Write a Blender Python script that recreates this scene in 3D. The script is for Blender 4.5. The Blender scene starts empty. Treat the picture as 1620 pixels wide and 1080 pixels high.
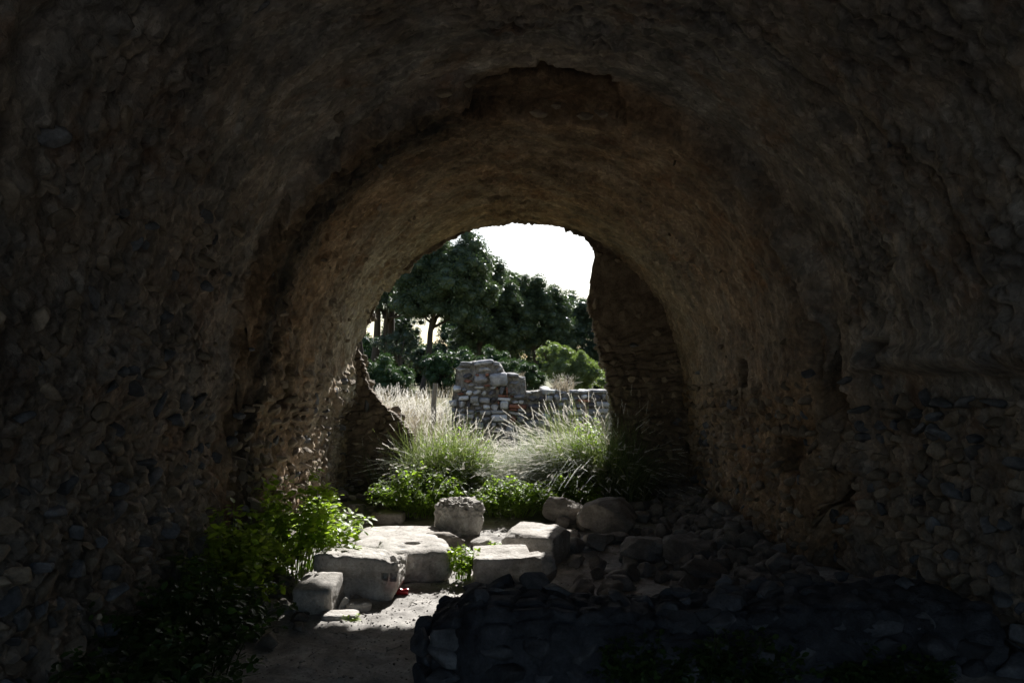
import bpy, bmesh, math, random
import numpy as np
from mathutils import Vector, Matrix, Euler
random.seed(7); rng = np.random.default_rng(7)
R = math.radians
scene = bpy.context.scene
C = scene.collection

# ------------------------------------------------------------------ camera, sky, sun, exposure
CAMZ = 1.6; PITCH = math.atan(50/1260)
cam = bpy.data.objects.new('camera', bpy.data.cameras.new('camera'))
C.objects.link(cam); scene.camera = cam
cam.data.lens = 28; cam.data.sensor_width = 36
cam.data.clip_start = 0.05; cam.data.clip_end = 3000
cam.location = (0, 0, CAMZ); cam.rotation_euler = (R(90)+PITCH, 0, 0)

SUN_AZ, SUN_EL = R(11.5), R(35)
world = bpy.data.worlds.new('World'); scene.world = world; world.use_nodes = True
wn = world.node_tree; bg = wn.nodes['Background']
sky = wn.nodes.new('ShaderNodeTexSky'); sky.sky_type = 'NISHITA'; sky.sun_disc = False
sky.sun_elevation = SUN_EL; sky.sun_rotation = SUN_AZ; sky.air_density = 1.0; sky.dust_density = 1.2; sky.ozone_density = 1.0
wn.links.new(sky.outputs[0], bg.inputs[0]); bg.inputs[1].default_value = 0.055
sd = Vector((math.sin(SUN_AZ)*math.cos(SUN_EL), math.cos(SUN_AZ)*math.cos(SUN_EL), math.sin(SUN_EL)))
sun = bpy.data.objects.new('sun', bpy.data.lights.new('sun', 'SUN')); C.objects.link(sun)
sun.data.energy = 5.0; sun.data.angle = R(0.53); sun.data.color = (1.0, 0.975, 0.94)
sun.rotation_euler = (-sd).to_track_quat('-Z', 'Y').to_euler()
vs = scene.view_settings
vs.view_transform = 'Standard'; vs.look = 'None'; vs.gamma = 1; vs.use_curve_mapping = False
vs.exposure = 1.4
scene.cycles.use_denoising = True
scene.cycles.max_bounces = 10; scene.cycles.diffuse_bounces = 7
scene.cycles.sample_clamp_indirect = 4.0

# ------------------------------------------------------------------ helpers
def ray(px, py):
    v = np.array([(px-810)/1260, 1.0, (540-py)/1260]); c, s = math.cos(PITCH), math.sin(PITCH)
    return np.array([v[0], v[1]*c - v[2]*s, v[1]*s + v[2]*c])
def P(px, py, Y):
    r = ray(px, py); r = r*(Y/r[1]); return np.array([r[0], r[1], r[2]+CAMZ])
def G(px, py, z=0.0):
    r = ray(px, py); t = (z-CAMZ)/r[2]; return np.array([r[0]*t, r[1]*t, z])

def hash3(i, j, k, seed):
    n = (i.astype(np.int64)*374761393 + j.astype(np.int64)*668265263 + k.astype(np.int64)*2147483647 + seed*974711) & 0xffffffff
    n = ((n ^ (n >> 13))*1274126177) & 0xffffffff
    n = ((n ^ (n >> 16))*2246822519) & 0xffffffff
    return ((n ^ (n >> 15)) & 0xffffff)/float(0xffffff)
def vnoise(p, seed=0):
    f = np.floor(p); q = p-f; q = q*q*(3-2*q); i, j, k = f[:, 0], f[:, 1], f[:, 2]
    def h(a, b, c): return hash3(i+a, j+b, k+c, seed)
    x, y, z = q[:, 0], q[:, 1], q[:, 2]
    a = h(0,0,0)*(1-x)+h(1,0,0)*x; b = h(0,1,0)*(1-x)+h(1,1,0)*x
    c = h(0,0,1)*(1-x)+h(1,0,1)*x; d = h(0,1,1)*(1-x)+h(1,1,1)*x
    return ((a*(1-y)+b*y)*(1-z)+(c*(1-y)+d*y)*z)*2-1
def fbm(p, freq=1.0, octs=4, seed=0, gain=0.5):
    o = np.zeros(len(p)); a = 1.0; t = 0.0
    for k in range(octs):
        o += a*vnoise(p*freq+17.3*k, seed+k); t += a; a *= gain; freq *= 2.03
    return o/t
def worley(u, v, size, seed=0, stretch=1.3):
    """embedded-stone relief: 0 in the joints, 1 on the stones"""
    a = u/(size*stretch); b = v/size
    ia, ib = np.floor(a), np.floor(b); f1 = np.full(a.shape, 9.0); f2 = f1.copy(); idv = np.zeros(a.shape)
    for di in (-1, 0, 1):
        for dj in (-1, 0, 1):
            ci, cj = ia+di, ib+dj; z0 = np.zeros_like(ci)
            x = ci+.15+.7*hash3(ci, cj, z0, seed); y = cj+.15+.7*hash3(ci, cj, z0, seed+5)
            d = np.hypot(a-x, b-y); r = hash3(ci, cj, z0, seed+9)
            m = d < f1
            f2 = np.where(m, f1, np.minimum(f2, d)); idv = np.where(m, r, idv); f1 = np.minimum(f1, d)
    return np.clip((f2-f1)*4.0, 0, 1), idv
def sm(x, a, b):
    t = np.clip((x-a)/(b-a), 0, 1); return t*t*(3-2*t)

def mesh_np(name, V, F, smooth=True):
    V = np.asarray(V, dtype=np.float32); F = np.asarray(F, dtype=np.int32)
    me = bpy.data.meshes.new(name); n = F.shape[1]
    me.vertices.add(len(V)); me.vertices.foreach_set('co', V.ravel())
    me.loops.add(F.size); me.loops.foreach_set('vertex_index', F.ravel())
    me.polygons.add(len(F)); me.polygons.foreach_set('loop_start', np.arange(0, F.size, n, dtype=np.int32))
    me.polygons.foreach_set('loop_total', np.full(len(F), n, dtype=np.int32))
    me.update(calc_edges=True)
    me.polygons.foreach_set('use_smooth', np.full(len(F), bool(smooth)))
    return me
def setattr_f(me, name, arr):
    a = me.attributes.new(name, 'FLOAT', 'POINT'); a.data.foreach_set('value', np.asarray(arr, dtype=np.float32))
def link(name, me, mat=None, parent=None, loc=None, kind=None):
    o = bpy.data.objects.new(name, me); C.objects.link(o)
    if mat is not None and len(me.materials) == 0: me.materials.append(mat)
    if parent is not None: o.parent = parent
    if loc is not None: o.location = loc
    if kind: o['kind'] = kind
    return o
def tag(o, label, cat, group=None, kind=None):
    o['label'] = label
    if cat: o['category'] = cat
    if group: o['group'] = group
    if kind: o['kind'] = kind
    return o
def empty(name, loc, label, cat, group=None):
    o = bpy.data.objects.new(name, None); C.objects.link(o); o.location = loc
    return tag(o, label, cat, group)
def grid_faces(nu, nv, wrap=False):
    i = np.arange(nu-1)[:, None]*nv; j = np.arange(nv-1)[None, :]
    a = (i+j).ravel(); return np.stack([a, a+1, a+nv+1, a+nv], 1)
def stamp(TV, TF, M, T):
    """copies template (TV,TF) by matrices M (n,3,3) and offsets T (n,3)"""
    V = np.einsum('nij,vj->nvi', M, TV)+T[:, None, :]
    F = (TF[None]+(np.arange(len(T))*len(TV))[:, None, None]).reshape(-1, TF.shape[1])
    return V.reshape(-1, 3), F
def rotmats(n, tilt=1.0):
    a = rng.uniform(0, 2*np.pi, n); b = rng.normal(0, tilt, n); c = rng.normal(0, tilt, n)
    def rot(ax, t):
        c_, s_ = np.cos(t), np.sin(t); m = np.zeros((len(t), 3, 3)); i, j = [(1, 2), (2, 0), (0, 1)][ax]
        m[:, ax, ax] = 1; m[:, i, i] = c_; m[:, j, j] = c_; m[:, i, j] = -s_; m[:, j, i] = s_; return m
    return rot(2, a) @ rot(0, b) @ rot(1, c)

# ------------------------------------------------------------------ materials
def newmat(name):
    m = bpy.data.materials.new(name); m.use_nodes = True; nt = m.node_tree; nt.nodes.clear()
    out = nt.nodes.new('ShaderNodeOutputMaterial'); return m, nt, out
def N(nt, t, **kw):
    n = nt.nodes.new(t)
    for k, v in kw.items(): setattr(n, k, v)
    return n
def ramp(nt, fac, stops):
    r = nt.nodes.new('ShaderNodeValToRGB'); nt.links.new(fac, r.inputs[0])
    while len(r.color_ramp.elements) < len(stops): r.color_ramp.elements.new(0.5)
    for e, (p, c) in zip(r.color_ramp.elements, stops): e.position = p; e.color = (*c, 1)
    return r.outputs[0]
def noise(nt, vec, scale, detail=6, rough=0.6, dist=0.0):
    n = nt.nodes.new('ShaderNodeTexNoise'); nt.links.new(vec, n.inputs['Vector'])
    n.inputs['Scale'].default_value = scale; n.inputs['Detail'].default_value = detail
    n.inputs['Roughness'].default_value = rough; n.inputs['Distortion'].default_value = dist; return n.outputs['Fac']
def mix(nt, fac, a, b, mode='MIX'):
    m = nt.nodes.new('ShaderNodeMix'); m.data_type = 'RGBA'; m.blend_type = mode
    if isinstance(fac, float): m.inputs[0].default_value = fac
    else: nt.links.new(fac, m.inputs[0])
    for s, v in ((6, a), (7, b)):
        if isinstance(v, tuple): m.inputs[s].default_value = (*v, 1)
        else: nt.links.new(v, m.inputs[s])
    return m.outputs[2]
def math_(nt, op, a, b=None, clamp=False):
    m = nt.nodes.new('ShaderNodeMath'); m.operation = op; m.use_clamp = clamp
    for i, v in enumerate((a, b)):
        if v is None: continue
        if isinstance(v, (int, float)): m.inputs[i].default_value = v
        else: nt.links.new(v, m.inputs[i])
    return m.outputs[0]
def stone_mat(name, cols, vary=0.35, scale=7.0, bump=0.6, bdist=0.02, spots=0.3, attr=False, extra=None):
    m, nt, out = newmat(name)
    geo = N(nt, 'ShaderNodeNewGeometry'); oi = N(nt, 'ShaderNodeObjectInfo'); pos = geo.outputs['Position']
    col = ramp(nt, noise(nt, pos, scale, 8, 0.62, 0.4), [(0.3+0.4*i/(len(cols)-1), c) for i, c in enumerate(cols)])
    fine = noise(nt, pos, scale*9, 6, 0.7)
    col = mix(nt, 0.55, col, ramp(nt, fine, [(0.3, (0.45,)*3), (0.55, (1.0,)*3), (0.75, (1.35,)*3)]), 'MULTIPLY')
    vor = N(nt, 'ShaderNodeTexVoronoi'); vor.inputs['Scale'].default_value = scale*5; nt.links.new(pos, vor.inputs['Vector'])
    col = mix(nt, math_(nt, 'MULTIPLY', ramp(nt, vor.outputs['Distance'], [(0.05, (1, 1, 1)), (0.3, (0, 0, 0))]), spots), col, (0.06, 0.052, 0.042))
    rnd = math_(nt, 'FRACT', math_(nt, 'ADD', oi.outputs['Random'], geo.outputs['Random Per Island']))
    v = math_(nt, 'ADD', math_(nt, 'MULTIPLY', rnd, 2*vary), 1-vary)
    hs = N(nt, 'ShaderNodeHueSaturation'); nt.links.new(v, hs.inputs['Value']); nt.links.new(col, hs.inputs['Color'])
    hs.inputs['Saturation'].default_value = 1.0; col = hs.outputs[0]
    if extra: col = extra(nt, pos, col)
    bs = N(nt, 'ShaderNodeBsdfPrincipled'); nt.links.new(col, bs.inputs['Base Color'])
    bs.inputs['Roughness'].default_value = 0.92; bs.inputs['Specular IOR Level'].default_value = 0.25
    h = math_(nt, 'ADD', math_(nt, 'MULTIPLY', noise(nt, pos, scale*2.5, 10, 0.68, 0.6), 1.0), math_(nt, 'MULTIPLY', noise(nt, pos, scale*16, 4, 0.7), 0.25))
    b = N(nt, 'ShaderNodeBump'); b.inputs['Strength'].default_value = bump; b.inputs['Distance'].default_value = bdist
    nt.links.new(h, b.inputs['Height']); nt.links.new(b.outputs[0], bs.inputs['Normal'])
    nt.links.new(bs.outputs[0], out.inputs[0]); return m
def leaf_mat(name, c1, c2, transl, rough=0.5, tc=None):
    m, nt, out = newmat(name); geo = N(nt, 'ShaderNodeNewGeometry')
    oi = N(nt, 'ShaderNodeObjectInfo')
    rnd = math_(nt, 'FRACT', math_(nt, 'ADD', oi.outputs['Random'], geo.outputs['Random Per Island']))
    col = ramp(nt, rnd, [(0.0, c1), (1.0, c2)])
    col = mix(nt, 0.5, col, ramp(nt, noise(nt, geo.outputs['Position'], 3.0, 3), [(0.3, (0.55,)*3), (0.7, (1.3,)*3)]), 'MULTIPLY')
    bs = N(nt, 'ShaderNodeBsdfPrincipled'); nt.links.new(col, bs.inputs['Base Color']); bs.inputs['Roughness'].default_value = rough
    bs.inputs['Specular IOR Level'].default_value = 0.4
    tr = N(nt, 'ShaderNodeBsdfTranslucent')
    t = mix(nt, 1.0, col, tc or (1.6, 1.9, 0.7), 'MULTIPLY'); nt.links.new(t, tr.inputs['Color'])
    ms = N(nt, 'ShaderNodeMixShader'); ms.inputs[0].default_value = transl
    nt.links.new(bs.outputs[0], ms.inputs[1]); nt.links.new(tr.outputs[0], ms.inputs[2]); nt.links.new(ms.outputs[0], out.inputs[0]); return m
def plain_mat(name, c, rough=0.8, metal=0.0):
    m, nt, out = newmat(name); geo = N(nt, 'ShaderNodeNewGeometry')
    col = mix(nt, 0.6, c, ramp(nt, noise(nt, geo.outputs['Position'], 25, 5), [(0.3, (0.5,)*3), (0.7, (1.2,)*3)]), 'MULTIPLY')
    bs = N(nt, 'ShaderNodeBsdfPrincipled'); nt.links.new(col, bs.inputs['Base Color'])
    bs.inputs['Roughness'].default_value = rough; bs.inputs['Metallic'].default_value = metal
    nt.links.new(bs.outputs[0], out.inputs[0]); return m

def vault_extra(nt, pos, col):
    a = N(nt, 'ShaderNodeAttribute', attribute_name='stain_shade'); b = N(nt, 'ShaderNodeAttribute', attribute_name='plaster')
    n1 = noise(nt, pos, 2.2, 6, 0.7, 0.8)
    grey = ramp(nt, n1, [(0.3, (0.13, 0.127, 0.123)), (0.52, (0.29, 0.284, 0.272)), (0.7, (0.50, 0.49, 0.47))])
    col = mix(nt, math_(nt, 'MULTIPLY', b.outputs['Fac'], 0.8), col, grey)
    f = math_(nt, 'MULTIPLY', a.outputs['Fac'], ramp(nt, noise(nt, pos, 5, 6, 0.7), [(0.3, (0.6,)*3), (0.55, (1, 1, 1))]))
    big = ramp(nt, noise(nt, pos, 1.1, 6, 0.65, 1.2), [(0.30, (.42, .40, .40)), (0.45, (.9, .88, .86)), (0.58, (1.15, 1.0, .86)), (0.72, (1.35, 1.3, 1.25))])
    col = mix(nt, 0.9, col, big, 'MULTIPLY')
    rust = ramp(nt, noise(nt, pos, 1.7, 7, 0.7, 0.6), [(0.54, (0,)*3), (0.68, (.6,)*3)])
    col = mix(nt, rust, col, (0.24, 0.125, 0.06))
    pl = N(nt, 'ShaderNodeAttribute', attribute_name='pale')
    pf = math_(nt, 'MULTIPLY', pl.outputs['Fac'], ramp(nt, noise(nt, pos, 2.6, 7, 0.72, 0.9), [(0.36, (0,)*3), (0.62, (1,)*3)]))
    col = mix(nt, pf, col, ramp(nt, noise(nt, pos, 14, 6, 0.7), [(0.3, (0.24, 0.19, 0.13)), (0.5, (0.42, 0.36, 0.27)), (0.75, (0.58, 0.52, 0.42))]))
    mp = N(nt, 'ShaderNodeMapping'); mp.inputs['Scale'].default_value = (1, 1.5, 1); nt.links.new(pos, mp.inputs[0])
    for sc_, lo, hi, fr in ((13.0, .55, 1.5, .55), (34.0, .5, 1.6, .45)):
        vc = N(nt, 'ShaderNodeTexVoronoi'); vc.inputs['Scale'].default_value = sc_; nt.links.new(mp.outputs[0], vc.inputs['Vector'])
        sx = N(nt, 'ShaderNodeSeparateXYZ'); nt.links.new(vc.outputs['Color'], sx.inputs[0])
        col = mix(nt, fr, col, ramp(nt, sx.outputs[0], [(0.0, (lo,)*3), (0.6, (.95,)*3), (0.85, (1.1, 1.08, 1.05)), (1.0, (hi,)*3)]), 'MULTIPLY')
    col = mix(nt, ramp(nt, noise(nt, pos, 26, 5, 0.75, 1.0), [(0.30, (.85,)*3), (0.40, (0,)*3)]), col, (0.03, 0.026, 0.02))
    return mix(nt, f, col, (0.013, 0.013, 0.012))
M = {}
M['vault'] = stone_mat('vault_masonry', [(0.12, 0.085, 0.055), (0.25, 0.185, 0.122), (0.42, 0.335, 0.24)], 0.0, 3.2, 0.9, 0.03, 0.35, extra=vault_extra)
M['rubble'] = stone_mat('rubble_stone', [(0.13, 0.10, 0.072), (0.215, 0.172, 0.126), (0.32, 0.265, 0.20)], 0.32, 9, 0.6, 0.012, 0.2)
M['dark_rubble'] = stone_mat('dark_rubble_stone', [(0.06, 0.061, 0.065), (0.115, 0.117, 0.123), (0.19, 0.192, 0.2)], 0.35, 9, 0.6, 0.012, 0.2)
M['core'] = stone_mat('wall_core', [(0.08, 0.07, 0.055), (0.15, 0.13, 0.10), (0.24, 0.21, 0.17)], 0.0, 7, 0.9, 0.02, 0.3)
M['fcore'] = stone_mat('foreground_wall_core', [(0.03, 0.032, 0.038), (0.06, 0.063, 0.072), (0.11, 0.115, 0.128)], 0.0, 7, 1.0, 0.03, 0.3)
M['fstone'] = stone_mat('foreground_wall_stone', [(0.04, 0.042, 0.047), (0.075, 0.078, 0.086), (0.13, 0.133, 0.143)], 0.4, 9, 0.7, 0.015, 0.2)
M['endwall'] = stone_mat('end_wall_core', [(0.09, 0.07, 0.05), (0.17, 0.13, 0.092), (0.27, 0.215, 0.155)], 0.0, 5, 1.0, 0.03, 0.4)
def red_extra(nt, pos, col):
    d = N(nt, 'ShaderNodeVectorMath', operation='DISTANCE'); nt.links.new(pos, d.inputs[0]); d.inputs[1].default_value = RED
    n = math_(nt, 'ADD', d.outputs['Value'], math_(nt, 'MULTIPLY', noise(nt, pos, 18, 4), 0.09))
    return mix(nt, ramp(nt, n, [(0.06, (0.4,)*3), (0.12, (0, 0, 0))]), col, (0.38, 0.08, 0.06))
def block_extra(nt, pos, col):
    col = red_extra(nt, pos, col)
    dk = ramp(nt, noise(nt, pos, 4.5, 9, 0.75, 1.0), [(0.42, (0.0,)*3), (0.62, (.55,)*3)])
    col = mix(nt, dk, col, (0.20, 0.18, 0.15))
    lich = ramp(nt, noise(nt, pos, 11, 6, 0.8, .4), [(0.60, (0.0,)*3), (0.68, (.6,)*3)])
    return mix(nt, lich, col, (0.10, 0.095, 0.08))
RED = tuple(P(618, 921, 5.68))
M['block'] = stone_mat('limestone_block', [(0.24, 0.22, 0.195), (0.42, 0.395, 0.36), (0.58, 0.555, 0.51)], 0.12, 6, 1.0, 0.018, 0.4, extra=block_extra)
M['boulder'] = stone_mat('weathered_boulder', [(0.10, 0.088, 0.075), (0.19, 0.168, 0.145), (0.31, 0.28, 0.24)], 0.25, 6, 0.7, 0.015, 0.2)
M['r_grey'] = stone_mat('ruin_grey', [(0.18, 0.178, 0.182), (0.30, 0.295, 0.30), (0.46, 0.45, 0.44)], 0.38, 7, 0.6, 0.02, 0.2)
M['r_dark'] = stone_mat('ruin_dark', [(0.06, 0.056, 0.056), (0.11, 0.10, 0.10), (0.18, 0.17, 0.165)], 0.25, 7, 0.6, 0.02, 0.2)
M['r_white'] = stone_mat('ruin_white', [(0.55, 0.545, 0.53), (0.72, 0.71, 0.70), (0.82, 0.81, 0.79)], 0.15, 7, 0.5, 0.02, 0.1)
M['r_light'] = stone_mat('ruin_light', [(0.28, 0.27, 0.255), (0.44, 0.43, 0.41), (0.6, 0.59, 0.57)], 0.35, 7, 0.5, 0.02, 0.1)
M['r_brick'] = stone_mat('ruin_brick', [(0.18, 0.075, 0.05), (0.30, 0.13, 0.085), (0.42, 0.22, 0.15)], 0.3, 9, 0.5, 0.015, 0.1)
M['r_mortar'] = stone_mat('ruin_mortar', [(0.13, 0.12, 0.105), (0.25, 0.235, 0.21), (0.4, 0.38, 0.345)], 0.0, 8, 1.0, 0.03, 0.35)
M['bark'] = plain_mat('bark', (0.07, 0.05, 0.038), 0.9)
M['wood'] = plain_mat('grey_wood', (0.22, 0.2, 0.17), 0.9)
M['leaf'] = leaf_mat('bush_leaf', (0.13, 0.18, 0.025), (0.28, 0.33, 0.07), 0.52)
M['dleaf'] = leaf_mat('shade_leaf', (0.03, 0.06, 0.015), (0.06, 0.1, 0.025), 0.3)  # darker copy of the leaf green, with the shade put into the colour
M['weed'] = leaf_mat('weed_leaf', (0.12, 0.175, 0.03), (0.25, 0.31, 0.07), 0.52)
M['grass'] = leaf_mat('grass_blade', (0.055, 0.085, 0.025), (0.25, 0.27, 0.14), 0.42, 0.55, (1.3, 1.45, 0.8))
M['dgrass'] = leaf_mat('dry_grass', (0.19, 0.165, 0.12), (0.36, 0.325, 0.26), 0.42, 0.6, (1.1, 1.05, 0.95))
M['plume'] = leaf_mat('plume', (0.5, 0.48, 0.44), (0.7, 0.68, 0.64), 0.55, 0.5, (1.15, 1.12, 1.05))
M['pine'] = leaf_mat('pine_needles', (0.035, 0.056, 0.03), (0.095, 0.12, 0.06), 0.2, 0.4, (1.4, 1.7, 0.8))
M['pineB'] = leaf_mat('blue_pine_needles', (0.032, 0.052, 0.035), (0.08, 0.105, 0.065), 0.2, 0.4, (1.4, 1.7, 0.8))
M['bushfar'] = leaf_mat('far_bush_leaf', (0.085, 0.11, 0.05), (0.17, 0.2, 0.09), 0.35, 0.5)
M['bushdark'] = leaf_mat('far_dark_leaf', (0.025, 0.05, 0.02), (0.05, 0.085, 0.03), 0.2, 0.5)

# ground material
def ground_mat():
    m, nt, out = newmat('ground_dirt'); geo = N(nt, 'ShaderNodeNewGeometry'); pos = geo.outputs['Position']
    dirt = ramp(nt, noise(nt, pos, 3.5, 10, 0.7, 0.5), [(0.3, (0.15, 0.138, 0.126)), (0.5, (0.28, 0.265, 0.245)), (0.68, (0.48, 0.455, 0.42))])
    dirt = mix(nt, 0.7, dirt, ramp(nt, noise(nt, pos, 45, 6, 0.75), [(0.32, (0.4,)*3), (0.5, (1, 1, 1)), (0.8, (1.25,)*3)]), 'MULTIPLY')
    turf = ramp(nt, noise(nt, pos, 2.0, 8, 0.7), [(0.3, (0.05, 0.07, 0.02)), (0.6, (0.14, 0.13, 0.06)), (0.75, (0.24, 0.2, 0.12))])
    sp = N(nt, 'ShaderNodeSeparateXYZ'); nt.links.new(pos, sp.inputs[0])
    f = math_(nt, 'MULTIPLY', math_(nt, 'ADD', math_(nt, 'ADD', sp.outputs[1], -8.3), math_(nt, 'MULTIPLY', noise(nt, pos, 3, 4), 1.0)), 1.0, True)
    col = mix(nt, f, dirt, turf)
    bs = N(nt, 'ShaderNodeBsdfPrincipled'); nt.links.new(col, bs.inputs['Base Color']); bs.inputs['Roughness'].default_value = 0.95
    bs.inputs['Specular IOR Level'].default_value = 0.15
    b = N(nt, 'ShaderNodeBump'); b.inputs['Strength'].default_value = 0.8; b.inputs['Distance'].default_value = 0.015
    nt.links.new(noise(nt, pos, 22, 10, 0.75), b.inputs['Height']); nt.links.new(b.outputs[0], bs.inputs['Normal'])
    nt.links.new(bs.outputs[0], out.inputs[0]); return m
M['ground'] = ground_mat()

# ------------------------------------------------------------------ ground (one sheet to the horizon)
def gz(x, y):
    x = np.atleast_1d(np.asarray(x, float)); y = np.atleast_1d(np.asarray(y, float)); x, y = np.broadcast_arrays(x, y)
    p = np.stack([x.ravel(), y.ravel(), np.zeros(x.size)], 1)
    z = 0.035*fbm(p, 1.5, 3, 3)+0.022*fbm(p, 8, 4, 4, .6)
    X, Y = p[:, 0], p[:, 1]
    z += 0.22*sm(np.abs(X), 1.35, 2.2)*sm(-Y, -12, -9)           # rubble banked against the walls
    z += 0.10*sm(Y, 6.5, 9.5)
    z += 0.35*sm(Y, 10, 13)*sm(-X, 0.2, 2.0)
    far = sm(Y, 60, 400); z += far*(6*fbm(p, 0.006, 3, 8)+1.0)
    return z
def axis(segs):
    out = []
    for a, b, st in segs: out.append(np.arange(a, b, st))
    return np.concatenate(out+[np.array([segs[-1][1]])])
gx = axis([(-1500, -300, 200), (-300, -40, 40), (-40, -8, 3), (-8, -2.4, .4), (-2.4, 2.4, .025), (2.4, 8, .4), (8, 40, 3), (40, 300, 40), (300, 1500, 200)])
gy = axis([(-300, -20, 40), (-20, -4, 2), (-4, 3, .3), (3, 10, .025), (10, 20, .3), (20, 100, 5), (100, 2500, 100)])
XX, YY = np.meshgrid(gx, gy, indexing='ij')
V = np.stack([XX.ravel(), YY.ravel(), gz(XX.ravel(), YY.ravel())], 1)
o = link('ground', mesh_np('ground', V, grid_faces(len(gx), len(gy))[:, ::-1]), M['ground'], kind='structure')
o['label'] = 'pale trodden earth floor running out through the arch'

# ------------------------------------------------------------------ rocks
_ico = {}
def ico(level):
    if level not in _ico:
        bm = bmesh.new(); bmesh.ops.create_icosphere(bm, subdivisions=level, radius=1)
        V = np.array([v.co[:] for v in bm.verts]); F = np.array([[v.index for v in f.verts] for f in bm.faces]); bm.free(); _ico[level] = (V, F)
    return _ico[level]
def rock_verts(level, dims, k=3.0, amp=0.08, freq=1.6, seed=0, octs=4, facets=0, fcut=(.62, .86)):
    V, F = ico(level)
    n = (np.abs(V)**k).sum(1)**(1/k); p = V/n[:, None]
    if facets:
        fr = np.random.default_rng(seed+900)
        for _ in range(facets):
            a = fr.normal(0, 1, 3); a /= np.linalg.norm(a); h = fr.uniform(*fcut)*(p@a).max()
            t = np.clip(p@a-h, 0, None); p = p-t[:, None]*a*.97
    d = 1+amp*fbm(p, freq, octs, seed, 0.55)*2
    return p*d[:, None]*np.array(dims)/2, F
# shared templates of small stones, unit sized
TPL = []
def hull_stone(seed):
    r = np.random.default_rng(seed); p = r.normal(0, 1, (15, 3)); p /= (np.abs(p)**3.2).sum(1)[:, None]**(1/3.2); p *= r.uniform(.8, 1.0, (15, 1))*.55
    bm = bmesh.new()
    for q in p: bm.verts.new(q)
    res = bmesh.ops.convex_hull(bm, input=bm.verts); bmesh.ops.delete(bm, geom=[g for g in set(res['geom_interior']+res['geom_unused']) if isinstance(g, bmesh.types.BMVert)], context='VERTS')
    bmesh.ops.dissolve_limit(bm, angle_limit=.12, verts=bm.verts, edges=bm.edges)
    bmesh.ops.bevel(bm, geom=list(bm.edges), offset=.045, segments=1, affect='EDGES', profile=.5)
    bmesh.ops.triangulate(bm, faces=bm.faces); bmesh.ops.recalc_face_normals(bm, faces=bm.faces)
    V = np.array([v.co[:] for v in bm.verts]); F = np.array([[v.index for v in f.verts] for f in bm.faces]); bm.free(); return V, F
for s in range(10):
    TPL.append(hull_stone(300+s) if s < 8 else rock_verts(2, (1, 1, 1), 2.6, 0.13, 1.9, 100+s, 3, 9))
def tpl_mesh(i, mat):
    key = ('tpl', i, mat.name)
    if key not in _ico:
        me = mesh_np('stone', TPL[i][0], TPL[i][1], i >= 8); me.materials.append(mat); _ico[key] = me
    return _ico[key]

def place_stones(parent, items, name, massname, mats, limit=300):
    """items: list of (loc, dims, R(3x3), matidx); the ones largest in view become objects, the rest one mass."""
    pl = np.array(parent.location)
    def size(it):
        l = it[0]; d = np.linalg.norm(l-np.array([0, 0, CAMZ])); 
        vis = 1.0 if (l[1] > .5 and abs(l[0]/l[1]) < .66 and abs((l[2]-CAMZ)/l[1]) < .50) else 0.02
        return vis*max(it[1])/d
    items = sorted(items, key=size, reverse=True)
    for it in items[:limit]:
        l, d, Rm, mi = it
        o = bpy.data.objects.new(name, tpl_mesh(random.randrange(10), mats[mi])); C.objects.link(o); o.parent = parent
        m = np.eye(4); m[:3, :3] = Rm@np.diag(d); m[:3, 3] = l-pl
        o.matrix_local = Matrix(m.tolist())
    rest = items[limit:]
    for mi in range(len(mats)):
        sub = [it for it in rest if it[3] == mi]
        if not sub: continue
        Vs, Fs, off = [], [], 0
        tv, tf = None, None
        for t in range(10):
            ss = sub[t::10]
            if not ss: continue
            Ms = np.array([s[2]@np.diag(s[1]) for s in ss]); Ts = np.array([s[0]-pl for s in ss])
            v, f = stamp(TPL[t][0], TPL[t][1], Ms, Ts); Vs.append(v); Fs.append(f+off); off += len(v)
        link(massname, mesh_np(massname, np.concatenate(Vs), np.concatenate(Fs), False), mats[mi], parent, kind='stuff')

# ------------------------------------------------------------------ the barrel vault
Y0, Y1 = -1.4, 9.62
def prof(Y, a=0):
    """centre x, centre z, radius of the vault at depth Y, with the step of the outer ring at about Y=5.7"""
    st = 5.7+0.10*np.sin(a*3.1+.4)+0.05*np.sin(a*11+2)+0.03*np.sin(a*27)
    t = sm(Y, st-.06, st+.06); w = np.clip((Y-5.8)/3.8, 0, 1)
    cx = .146*(1-t)+(.10-.024*w)*t; cz = 1.66*(1-t)+(1.60-.15*w)*t
    Rr = 2.13*(1-t)+(2.0-.03*w)*t
    return cx, cz, Rr
def hit(px, py, cx, cz, Rr):
    """where a view ray meets a cylinder of the vault: (angle, Y, point)"""
    r = ray(px, py); o = np.array([0-cx, CAMZ-cz]); d = np.array([r[0], r[2]])
    A = d@d; B = 2*o@d; Cc = o@o-Rr*Rr; t = (-B+math.sqrt(B*B-4*A*Cc))/(2*A)
    x, z = r[0]*t-cx, CAMZ+r[2]*t-cz
    return math.atan2(x, z), r[1]*t
HOLES = [(-1, 6.75, 1.50, .16, .20, .16), (1, 7.2, 1.60, .13, .12, .14), (1, 4.95, 1.72, .18, .10, .16), (1, 3.32, 1.86, .20, .16, .22),
         (-1, 4.0, 1.9, .08, .05, .07), (1, 6.2, 0.95, .20, .13, .14), (1, 5.65, .78, .18, .12, .12), (1, 5.62, 1.62, .13, .38, .10), (-1, 8.0, 1.85, .07, .06, .06)]
CRACK = [hit(px, py, .146, 1.66, 2.13) for px, py in ((1120, 20), (1180, 50), (1270, 120), (1350, 165), (1420, 235), (1490, 280), (1520, 370), (1560, 450))]
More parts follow.
